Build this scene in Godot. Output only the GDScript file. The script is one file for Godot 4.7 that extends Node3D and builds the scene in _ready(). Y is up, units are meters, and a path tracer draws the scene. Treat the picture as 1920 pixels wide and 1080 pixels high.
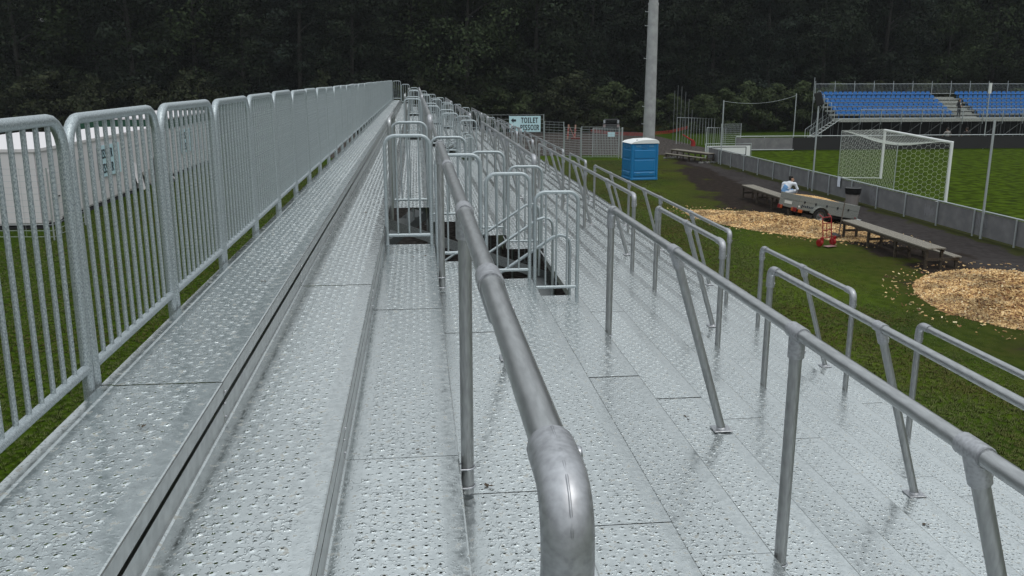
extends Node3D

# ---------------------------------------------------------------- mesh builder
class B:
	var v := PackedVector3Array()
	var n := PackedVector3Array()
	var uv := PackedVector2Array()
	var c := PackedColorArray()
	var tint := Color(1, 1, 1)
	var coloured := false

	func tri(a: Vector3, b: Vector3, d: Vector3, na: Vector3, nb: Vector3, nd: Vector3, ua := Vector2.ZERO, ub := Vector2.ZERO, ud := Vector2.ZERO) -> void:
		if (d - a).cross(b - a).dot(na + nb + nd) < 0.0:
			v.append(a); v.append(d); v.append(b)
			n.append(na); n.append(nd); n.append(nb)
			uv.append(ua); uv.append(ud); uv.append(ub)
		else:
			v.append(a); v.append(b); v.append(d)
			n.append(na); n.append(nb); n.append(nd)
			uv.append(ua); uv.append(ub); uv.append(ud)
		c.append(tint); c.append(tint); c.append(tint)

	func quad(a: Vector3, b: Vector3, d: Vector3, e: Vector3, nn: Vector3) -> void:
		tri(a, b, d, nn, nn, nn, Vector2(0, 0), Vector2(1, 0), Vector2(1, 1))
		tri(a, d, e, nn, nn, nn, Vector2(0, 0), Vector2(1, 1), Vector2(0, 1))

	func squad(a: Vector3, b: Vector3, d: Vector3, e: Vector3, na: Vector3, nb: Vector3, nd: Vector3, ne: Vector3) -> void:
		tri(a, b, d, na, nb, nd)
		tri(a, d, e, na, nd, ne)

	func box(p: Vector3, s: Vector3, m := Basis.IDENTITY) -> void:
		var h := s * 0.5
		for ax in 3:
			for sg in [-1.0, 1.0]:
				var nn := Vector3.ZERO; nn[ax] = sg
				var u := Vector3.ZERO; u[(ax + 1) % 3] = h[(ax + 1) % 3]
				var w := Vector3.ZERO; w[(ax + 2) % 3] = h[(ax + 2) % 3]
				var q: Vector3 = nn * h[ax]
				quad(p + m * (q - u - w), p + m * (q + u - w), p + m * (q + u + w), p + m * (q - u + w), m * nn)

	# box with chamfered edges
	func cbox(p: Vector3, s: Vector3, b: float, m := Basis.IDENTITY) -> void:
		var h := s * 0.5
		var pt := func(sg: Vector3, ax: int) -> Vector3:
			var q := Vector3(sg.x * (h.x - b), sg.y * (h.y - b), sg.z * (h.z - b))
			q[ax] = sg[ax] * h[ax]
			return p + m * q
		for ax in 3:
			for sg in [-1.0, 1.0]:
				var nn := Vector3.ZERO; nn[ax] = sg
				var q := []
				for k in [[-1.0, -1.0], [1.0, -1.0], [1.0, 1.0], [-1.0, 1.0]]:
					var t := Vector3.ZERO
					t[ax] = sg; t[(ax + 1) % 3] = k[0]; t[(ax + 2) % 3] = k[1]
					q.append(pt.call(t, ax))
				quad(q[0], q[1], q[2], q[3], m * nn)
		for ax in 3:
			var a1 := (ax + 1) % 3
			var a2 := (ax + 2) % 3
			for s1 in [-1.0, 1.0]:
				for s2 in [-1.0, 1.0]:
					var lo := Vector3.ZERO; lo[ax] = -1; lo[a1] = s1; lo[a2] = s2
					var hi := lo; hi[ax] = 1
					var nn := Vector3.ZERO; nn[a1] = s1; nn[a2] = s2
					quad(pt.call(lo, a1), pt.call(hi, a1), pt.call(hi, a2), pt.call(lo, a2), m * nn.normalized())
		for sx in [-1.0, 1.0]:
			for sy in [-1.0, 1.0]:
				for sz in [-1.0, 1.0]:
					var sg := Vector3(sx, sy, sz)
					var nn: Vector3 = m * sg.normalized()
					tri(pt.call(sg, 0), pt.call(sg, 1), pt.call(sg, 2), nn, nn, nn)

	# swept round tube along points; radii one value or one per point
	func tube(pts: Array, r, seg := 8, caps := true) -> void:
		var k := pts.size()
		var rings := []
		var norms := []
		var up := Vector3.UP
		for i in k:
			var d: Vector3
			if i == 0: d = pts[1] - pts[0]
			elif i == k - 1: d = pts[k - 1] - pts[k - 2]
			else: d = (pts[i] - pts[i - 1]).normalized() + (pts[i + 1] - pts[i]).normalized()
			d = d.normalized()
			if i == 0:
				up = Vector3.UP if absf(d.y) < 0.9 else Vector3.RIGHT
			var s := d.cross(up).normalized()
			up = s.cross(d).normalized()
			var rr: float = r[i] if r is Array else r
			var ring := []
			var nr := []
			for j in seg:
				var a := TAU * j / seg
				var q := s * cos(a) + up * sin(a)
				nr.append(q)
				ring.append(pts[i] + q * rr)
			rings.append(ring); norms.append(nr)
			if caps and (i == 0 or i == k - 1):
				var nn := -d if i == 0 else d
				for j in range(1, seg - 1):
					tri(ring[0], ring[j], ring[j + 1], nn, nn, nn)
		for i in k - 1:
			for j in seg:
				var j2 := (j + 1) % seg
				squad(rings[i][j], rings[i][j2], rings[i + 1][j2], rings[i + 1][j], norms[i][j], norms[i][j2], norms[i + 1][j2], norms[i + 1][j])

	# profile [radius, height] turned about an axis
	func lathe(prof: Array, seg: int, p := Vector3.ZERO, m := Basis.IDENTITY) -> void:
		for i in prof.size() - 1:
			var a: Vector2 = Vector2(prof[i][0], prof[i][1])
			var b: Vector2 = Vector2(prof[i + 1][0], prof[i + 1][1])
			var t := (b - a).normalized()
			var nn := Vector2(t.y, -t.x)
			for j in seg:
				var c0 := Vector3(cos(TAU * j / seg), 0, sin(TAU * j / seg))
				var c1 := Vector3(cos(TAU * (j + 1) / seg), 0, sin(TAU * (j + 1) / seg))
				var y := Vector3.UP
				var n0: Vector3 = m * (c0 * nn.x + y * nn.y)
				var n1: Vector3 = m * (c1 * nn.x + y * nn.y)
				squad(p + m * (c0 * a.x + y * a.y), p + m * (c1 * a.x + y * a.y), p + m * (c1 * b.x + y * b.y), p + m * (c0 * b.x + y * b.y), n0, n1, n1, n0)

	func ball(p: Vector3, r: Vector3, seg := 10, rows := 6) -> void:
		for i in rows:
			var t0 := PI * i / rows
			var t1 := PI * (i + 1) / rows
			for j in seg:
				var q := []
				for k in [[t0, j], [t0, j + 1], [t1, j + 1], [t1, j]]:
					var a: float = TAU * k[1] / seg
					q.append(Vector3(sin(k[0]) * cos(a), cos(k[0]), sin(k[0]) * sin(a)))
				squad(p + q[0] * r, p + q[1] * r, p + q[2] * r, p + q[3] * r, q[0], q[1], q[2], q[3])

	# flat polygon (x, y) pushed along z, convex outline
	func slab(poly: Array, z0: float, z1: float, m := Transform3D.IDENTITY) -> void:
		var k := poly.size()
		var mid := Vector2.ZERO
		for q in poly: mid += q / k
		for i in range(1, k - 1):
			tri(m * Vector3(poly[0].x, poly[0].y, z0), m * Vector3(poly[i].x, poly[i].y, z0), m * Vector3(poly[i + 1].x, poly[i + 1].y, z0), m.basis * Vector3(0, 0, -1), m.basis * Vector3(0, 0, -1), m.basis * Vector3(0, 0, -1))
			tri(m * Vector3(poly[0].x, poly[0].y, z1), m * Vector3(poly[i].x, poly[i].y, z1), m * Vector3(poly[i + 1].x, poly[i + 1].y, z1), m.basis * Vector3(0, 0, 1), m.basis * Vector3(0, 0, 1), m.basis * Vector3(0, 0, 1))
		for i in k:
			var a: Vector2 = poly[i]
			var b: Vector2 = poly[(i + 1) % k]
			var t := (b - a).normalized()
			var nn := Vector2(t.y, -t.x)
			if nn.dot((a + b) * 0.5 - mid) < 0: nn = -nn
			quad(m * Vector3(a.x, a.y, z0), m * Vector3(b.x, b.y, z0), m * Vector3(b.x, b.y, z1), m * Vector3(a.x, a.y, z1), m.basis * Vector3(nn.x, nn.y, 0))

	func add_to(am: ArrayMesh, mat: Material) -> void:
		var arr := []
		arr.resize(Mesh.ARRAY_MAX)
		arr[Mesh.ARRAY_VERTEX] = v
		arr[Mesh.ARRAY_NORMAL] = n
		arr[Mesh.ARRAY_TEX_UV] = uv
		am.add_surface_from_arrays(Mesh.PRIMITIVE_TRIANGLES, arr)
		am.surface_set_material(am.get_surface_count() - 1, mat)

	func mesh(mat: Material) -> ArrayMesh:
		var arr := []
		arr.resize(Mesh.ARRAY_MAX)
		arr[Mesh.ARRAY_VERTEX] = v
		arr[Mesh.ARRAY_NORMAL] = n
		arr[Mesh.ARRAY_TEX_UV] = uv
		if coloured: arr[Mesh.ARRAY_COLOR] = c
		var am := ArrayMesh.new()
		am.add_surface_from_arrays(Mesh.PRIMITIVE_TRIANGLES, arr)
		am.surface_set_material(0, mat)
		return am

# ---------------------------------------------------------------- scene helpers
var M := {}
var taken := {}
var rng := RandomNumberGenerator.new()

func numbered(called: String) -> String:
	var k: int = taken.get(called, 0)
	taken[called] = k + 1
	return called if k == 0 else "%s_%03d" % [called, k]

func tag(o: Node, label: String, category: String, group := "") -> Node:
	o.set_meta("label", label)
	o.set_meta("category", category)
	if group: o.set_meta("group", group)
	return o

func thing(called: String, label: String, category: String, at := Vector3.ZERO, turn := 0.0, group := "") -> Node3D:
	var o := Node3D.new()
	o.name = numbered(called)
	add_child(o)
	o.position = at
	o.rotation.y = turn
	tag(o, label, category, group)
	return o

func inst(called: String, me: Mesh, parent: Node, at := Vector3.ZERO) -> MeshInstance3D:
	var o := MeshInstance3D.new()
	o.name = called if parent != self else numbered(called)
	o.mesh = me
	parent.add_child(o, true)
	o.position = at
	return o

func part(called: String, b: B, mat: Material, parent: Node, at := Vector3.ZERO) -> MeshInstance3D:
	return inst(called, b.mesh(mat), parent, at)

func struct(called: String, b: B, mat: Material) -> MeshInstance3D:
	var o := inst(called, b.mesh(mat), self)
	o.set_meta("kind", "structure")
	return o

func copy(root: Node3D, at: Vector3, turn: float, label: String, group := "") -> Node3D:
	var r: Node3D = root.duplicate()
	var base := String(root.name)
	if root.has_meta("base"): base = root.get_meta("base")
	r.name = numbered(base)
	add_child(r)
	r.position = at
	r.rotation.y = turn
	r.set_meta("label", label)
	if group: r.set_meta("group", group)
	return r

func nth(k: int) -> String:
	var small := ["", "first", "second", "third", "fourth", "fifth", "sixth", "seventh", "eighth", "ninth", "tenth", "eleventh", "twelfth", "thirteenth", "fourteenth", "fifteenth", "sixteenth", "seventeenth", "eighteenth", "nineteenth"]
	var tens := ["", "", "twenty", "thirty", "forty", "fifty", "sixty", "seventy", "eighty", "ninety"]
	var tenth := ["", "", "twentieth", "thirtieth", "fortieth", "fiftieth", "sixtieth", "seventieth", "eightieth", "ninetieth"]
	if k < 20: return small[k]
	if k % 10 == 0: return tenth[k / 10]
	return tens[k / 10] + "-" + small[k % 10]

func noise_tex(freq: float, colors: Array, stops: Array, sd: int, size := 512, octaves := 4, kind := FastNoiseLite.TYPE_SIMPLEX_SMOOTH) -> ImageTexture:
	var fn := FastNoiseLite.new()
	fn.seed = sd
	fn.noise_type = kind
	fn.frequency = freq
	fn.fractal_octaves = octaves
	var im := fn.get_seamless_image(size, size)
	var g := Gradient.new()
	g.offsets = PackedFloat32Array(stops)
	g.colors = PackedColorArray(colors)
	var lut := PackedByteArray()
	for i in 256:
		var q := g.sample(i / 255.0)
		lut.append(int(clampf(q.r, 0, 1) * 255)); lut.append(int(clampf(q.g, 0, 1) * 255)); lut.append(int(clampf(q.b, 0, 1) * 255))
	im.convert(Image.FORMAT_L8)
	var src := im.get_data()
	var dst := PackedByteArray()
	dst.resize(src.size() * 3)
	for i in src.size():
		var k := src[i] * 3
		var j := i * 3
		dst[j] = lut[k]; dst[j + 1] = lut[k + 1]; dst[j + 2] = lut[k + 2]
	return ImageTexture.create_from_image(Image.create_from_data(size, size, false, Image.FORMAT_RGB8, dst))

func bump_tex(freq: float, sd: int, strength: float, size := 512, octaves := 4) -> ImageTexture:
	var fn := FastNoiseLite.new()
	fn.seed = sd
	fn.frequency = freq
	fn.fractal_octaves = octaves
	var im := fn.get_seamless_image(size, size)
	im.convert(Image.FORMAT_RGBA8)
	im.bump_map_to_normal_map(strength)
	return ImageTexture.create_from_image(im)

func mat(col: Color, rough := 0.7, metal := 0.0, tex: Texture2D = null, scale := 1.0, nrm: Texture2D = null, nscale := 1.0) -> StandardMaterial3D:
	var m := StandardMaterial3D.new()
	m.albedo_color = col
	m.roughness = rough
	m.metallic = metal
	if tex:
		m.albedo_texture = tex
	if tex or nrm:
		m.uv1_triplanar = true
		m.uv1_world_triplanar = true
		m.uv1_scale = Vector3.ONE * scale
	if nrm:
		m.normal_enabled = true
		m.normal_texture = nrm
		m.normal_scale = nscale
	return m

func grey(x: float) -> Color:
	return Color(x, x, x)

# ---------------------------------------------------------------- measures of the terrace
const BAY := 2.61
const EYE := 5.7
const RISE := 0.192
const GO := 0.5
const K0 := -2
const K1 := 19
const HOLES := [2, 8, 14]

func zk(k: float) -> float: return -3.68 - BAY * k
func ty(i: float) -> float: return EYE - 1.26 - RISE * i
func ex(i: float) -> float: return -0.848 + GO * i

func _ready() -> void:
	rng.seed = 7
	# ---- camera, sky, light, exposure
	var cam := Camera3D.new()
	cam.name = "camera"
	add_child(cam)
	cam.position = Vector3(0, EYE, 0)
	cam.rotation_degrees = Vector3(-13.38, -6.07, 0)
	cam.fov = 36.12
	cam.near = 0.05
	cam.far = 600
	cam.current = true
	var env := Environment.new()
	var sky := Sky.new()
	sky.sky_material = overcast_sky()
	env.background_mode = Environment.BG_SKY
	env.sky = sky
	env.background_energy_multiplier = 1.0
	env.tonemap_mode = Environment.TONE_MAPPER_LINEAR
	env.tonemap_exposure = 1.15
	env.sdfgi_enabled = true
	env.ssao_enabled = true
	env.ssil_enabled = true
	var we := WorldEnvironment.new()
	we.name = "world_environment"
	we.environment = env
	add_child(we)
	var sun := DirectionalLight3D.new()
	sun.name = "sun"
	sun.light_energy = 0.3
	sun.light_angular_distance = 25
	sun.light_color = Color(1.0, 0.98, 0.95)
	sun.shadow_enabled = true
	add_child(sun)
	sun.rotation_degrees = Vector3(-62, 35, 0)

	env.fog_enabled = true
	env.fog_density = 0.00018
	env.fog_light_color = Color(0.80, 0.82, 0.84)

	make_materials()
	make_ground()
	make_terrace()
	make_guard_fence()
	make_openings()
	make_crush_barriers()
	make_forest()
	make_far_stand()
	make_pitch_barrier()
	make_goal()
	make_yard()
	make_cabins()
	make_trackside()
	make_people()
	make_litter()

# overcast sky: brightest overhead, a third as bright at the horizon, with soft cloud
func overcast_sky() -> PanoramaSkyMaterial:
	var w := 512
	var h := 256
	var fn := FastNoiseLite.new()
	fn.seed = 12
	fn.frequency = 1.6
	fn.fractal_octaves = 4
	var im := Image.create(w, h, false, Image.FORMAT_RGBF)
	for j in h:
		var el := (0.5 - (j + 0.5) / h) * PI
		for i in w:
			var az := TAU * (i + 0.5) / w
			var l := 0.12
			if el > 0.0:
				var d := Vector3(cos(az) * cos(el), sin(el), sin(az) * cos(el))
				var p := Vector3(d.x, 0, d.z) / (d.y + 0.25)
				l = 1.15 * (1.0 + 2.0 * sin(el)) / 3.0 * (1.0 + 0.30 * fn.get_noise_3dv(p))
			im.set_pixel(i, j, Color(l * 0.94, l, l * 1.035))
	var m := PanoramaSkyMaterial.new()
	m.panorama = ImageTexture.create_from_image(im)
	return m

# ---------------------------------------------------------------- materials
func make_materials() -> void:
	var spangle := noise_tex(0.06, [Color(0.66, 0.69, 0.70), Color(0.74, 0.77, 0.78), Color(0.83, 0.85, 0.86)], [0.3, 0.52, 0.75], 3, 512, 4)
	M.galv = mat(grey(0.95), 0.48, 0.65, spangle, 3.0)
	M.galv_fence = mat(Color(0.86, 0.875, 0.875), 0.5, 0.7, noise_tex(0.05, [Color(0.62, 0.65, 0.67), Color(0.73, 0.76, 0.78), Color(0.88, 0.90, 0.91)], [0.3, 0.5, 0.72], 5, 512, 5), 4.0)
	M.galv_fence.uv1_scale = Vector3(8.0, 3.0, 8.0)
	var streak := noise_tex(0.02, [Color(0.64, 0.65, 0.655), Color(0.69, 0.70, 0.705), Color(0.735, 0.745, 0.75)], [0.25, 0.5, 0.78], 8, 512, 6)
	M.tube = mat(grey(0.95), 0.30, 0.92, streak, 1.0)
	M.tube.uv1_scale = Vector3(5.0, 5.0, 0.8)
	M.post = mat(grey(0.90), 0.42, 0.85, streak, 1.0)
	M.post.uv1_scale = Vector3(7.0, 0.9, 7.0)
	M.cast = mat(Color(0.94, 0.95, 0.96), 0.46, 0.85, noise_tex(0.02, [Color(0.64, 0.64, 0.65), Color(0.705, 0.705, 0.715), Color(0.75, 0.75, 0.76)], [0.25, 0.5, 0.8], 11, 512, 6), 5.0, bump_tex(0.15, 4, 3.0), 0.03)
	M.bolt = mat(Color(0.66, 0.67, 0.69), 0.4, 0.9)
	M.scaffold = mat(grey(0.6), 0.55, 0.6, spangle, 1.5)
	M.steel_step = mat(grey(0.55), 0.6, 0.5, spangle, 1.5)
	M.white_paint = mat(Color(0.86, 0.87, 0.87), 0.45)
	M.dark_text = mat(Color(0.03, 0.10, 0.16), 0.5)
	M.sign_blue = mat(Color(0.74, 0.86, 0.90), 0.45)
	M.black = mat(Color(0.07, 0.07, 0.075), 0.7)
	M.rubber = mat(Color(0.06, 0.06, 0.062), 0.8)
	M.plastic_blue = mat(Color(0.04, 0.43, 0.64), 0.4)
	M.plastic_blue_pale = mat(Color(0.32, 0.52, 0.66), 0.45)
	M.seat_blue = mat(Color(0.11, 0.39, 0.64), 0.5)
	M.red_paint = mat(Color(0.55, 0.06, 0.07), 0.45)
	M.red_net = mat(Color(0.55, 0.10, 0.08), 0.7)
	var wood := noise_tex(0.03, [Color(0.34, 0.32, 0.29), Color(0.47, 0.45, 0.41), Color(0.56, 0.54, 0.50)], [0.25, 0.5, 0.8], 21, 512, 5)
	M.wood_grey = mat(Color(1, 1, 1), 0.85, 0.0, wood, 1.2)
	M.wood_dark = mat(Color(0.55, 0.5, 0.45), 0.85, 0.0, wood, 1.2)
	M.concrete = mat(Color(1, 1, 1), 0.9, 0.0, noise_tex(0.03, [Color(0.40, 0.40, 0.39), Color(0.48, 0.48, 0.47), Color(0.55, 0.55, 0.54)], [0.25, 0.5, 0.8], 31, 512, 5), 0.5)
	M.board_grey = mat(Color(1, 1, 1), 0.8, 0.0, noise_tex(0.02, [Color(0.40, 0.40, 0.41), Color(0.435, 0.435, 0.44), Color(0.47, 0.47, 0.475)], [0.2, 0.55, 0.85], 33, 512, 5), 0.15)
	M.board_black = mat(Color(0.09, 0.09, 0.095), 0.75)
	M.deck = mat(Color(1, 1, 1), 0.85, 0.0, noise_tex(0.03, [Color(0.48, 0.49, 0.48), Color(0.57, 0.58, 0.56), Color(0.64, 0.65, 0.63)], [0.25, 0.5, 0.8], 35, 512, 4), 0.5)
	M.cabin = mat(Color(0.80, 0.79, 0.80), 0.6)
	M.green_trim = mat(Color(0.07, 0.26, 0.19), 0.6)
	M.mast = mat(Color(1, 1, 1), 0.6, 0.35, noise_tex(0.015, [Color(0.58, 0.585, 0.59), Color(0.62, 0.625, 0.63), Color(0.67, 0.675, 0.68)], [0.25, 0.5, 0.8], 41, 512, 5), 0.2)
	M.trailer = mat(Color(0.70, 0.69, 0.66), 0.55, 0.4, spangle, 0.8)
	M.rim = mat(Color(0.42, 0.43, 0.43), 0.5, 0.5)
	M.orange_lens = mat(Color(0.62, 0.28, 0.07), 0.35)
	M.red_lens = mat(Color(0.45, 0.05, 0.06), 0.3)
	M.plate_white = mat(Color(0.78, 0.78, 0.76), 0.5)
	M.net_cord = mat(Color(0.80, 0.82, 0.80), 0.7)
	M.bin = mat(Color(0.50, 0.48, 0.47), 0.6)
	M.bag = mat(Color(0.05, 0.05, 0.055), 0.35)
	M.bark = mat(Color(1, 1, 1), 0.95, 0.0, noise_tex(0.04, [Color(0.10, 0.10, 0.09), Color(0.15, 0.145, 0.13), Color(0.21, 0.205, 0.19)], [0.25, 0.5, 0.8], 51, 256, 4), 0.7)
	M.speaker = mat(Color(0.05, 0.055, 0.055), 0.6)
	M.person = mat(Color(1, 1, 1), 0.85)
	M.person.vertex_color_use_as_albedo = true
	M.hair = mat(Color(0.07, 0.055, 0.045), 0.7)
	M.leaf_brown = mat(Color(0.22, 0.17, 0.10), 0.7)
	M.leaf = mat(Color(1, 1, 1), 0.75)
	M.leaf.metallic_specular = 0.12
	M.leaf.vertex_color_use_as_albedo = true
	M.leaf.cull_mode = BaseMaterial3D.CULL_DISABLED
	M.chip = mat(Color(1, 1, 1), 0.85)
	M.chip.vertex_color_use_as_albedo = true
	M.chip_bed = mat(Color(1, 1, 1), 0.95, 0.0, noise_tex(0.12, [Color(0.30, 0.20, 0.12), Color(0.52, 0.37, 0.22), Color(0.70, 0.54, 0.34)], [0.25, 0.5, 0.8], 61, 512, 3), 1.0)
	make_tread_materials()

# wet galvanised sheet: drops stand as fine relief, and are smoother than the zinc
func make_tread_materials() -> void:
	var w := 1024
	var h := 2048
	var blob := FastNoiseLite.new()
	blob.seed = 91; blob.frequency = 0.055; blob.fractal_octaves = 3; blob.fractal_gain = 0.45
	blob.noise_type = FastNoiseLite.TYPE_SIMPLEX_SMOOTH
	var wet := FastNoiseLite.new()
	wet.seed = 17; wet.frequency = 0.006; wet.fractal_octaves = 3
	var dull := FastNoiseLite.new()
	dull.seed = 29; dull.frequency = 0.02; dull.fractal_octaves = 4
	var a := to_l8(blob.get_seamless_image(w, h))
	var q := to_l8(wet.get_seamless_image(w, h))
	var d := to_l8(dull.get_seamless_image(w, h))
	var height := PackedByteArray(); height.resize(w * h)
	var orm := PackedByteArray(); orm.resize(w * h * 3)
	var alb := PackedByteArray(); alb.resize(w * h * 3)
	for i in w * h:
		var t := a[i] + ((q[i] - 128) >> 2) - 166
		var hh := 0
		if t > 0: hh = mini(t * 12, 150 + t * 2)
		height[i] = mini(hh, 255)
		var rough := 60 + ((d[i] - 128) >> 2)
		if hh > 40: rough = 26
		var k := i * 3
		orm[k] = 255
		orm[k + 1] = rough
		orm[k + 2] = 235
		var al := 208 + ((d[i] - 128) >> 3)
		alb[k] = al - 3; alb[k + 1] = al + 1; alb[k + 2] = al + 1
		if d[i] > 184 and a[i] > 96:
			# trodden-in dirt
			var dirt := mini((d[i] - 184) * 2, 34)
			alb[k] -= dirt; alb[k + 1] -= dirt + dirt / 6; alb[k + 2] -= dirt + dirt / 3
			orm[k + 1] = mini(orm[k + 1] + dirt * 2, 255)
			orm[k + 2] = 235 - dirt * 2
	var him := Image.create_from_data(w, h, false, Image.FORMAT_L8, height)
	him.convert(Image.FORMAT_RGBA8)
	him.bump_map_to_normal_map(2.2)
	var ntex := ImageTexture.create_from_image(him)
	var rtex := ImageTexture.create_from_image(Image.create_from_data(w, h, false, Image.FORMAT_RGB8, orm))
	var atex := ImageTexture.create_from_image(Image.create_from_data(w, h, false, Image.FORMAT_RGB8, alb))
	M.fold = mat(grey(0.97), 0.34, 0.9, noise_tex(0.015, [Color(0.70, 0.71, 0.71), Color(0.74, 0.75, 0.75), Color(0.78, 0.79, 0.79)], [0.25, 0.5, 0.8], 19, 512, 6), 1.4)
	M.tread = []
	for tone in [Color(0.97, 0.98, 0.985), Color(0.955, 0.965, 0.97), Color(0.985, 0.995, 1.0)]:
		var m := StandardMaterial3D.new()
		m.albedo_color = tone
		m.albedo_texture = atex
		m.metallic = 1.0
		m.metallic_texture = rtex
		m.metallic_texture_channel = BaseMaterial3D.TEXTURE_CHANNEL_BLUE
		m.roughness = 1.0
		m.roughness_texture = rtex
		m.roughness_texture_channel = BaseMaterial3D.TEXTURE_CHANNEL_GREEN
		m.normal_enabled = true
		m.normal_texture = ntex
		m.normal_scale = 0.8
		M.tread.append(m)
	# unpunched margins stay smoother and shed more of the rain
	M.tread_flat = M.tread[1].duplicate()
	M.tread_flat.normal_scale = 0.22
	M.tread_flat.roughness = 0.85

func to_l8(im: Image) -> PackedByteArray:
	im.convert(Image.FORMAT_L8)
	return im.get_data()

# ---------------------------------------------------------------- ground
func sheet(x0: float, x1: float, z0: float, z1: float, y: float, nx := 1, nz := 1) -> B:
	var b := B.new()
	for i in nx:
		for j in nz:
			var xa := lerpf(x0, x1, float(i) / nx)
			var xb := lerpf(x0, x1, float(i + 1) / nx)
			var za := lerpf(z0, z1, float(j) / nz)
			var zb := lerpf(z0, z1, float(j + 1) / nz)
			b.quad(Vector3(xa, y, za), Vector3(xb, y, za), Vector3(xb, y, zb), Vector3(xa, y, zb), Vector3.UP)
	return b

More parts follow.
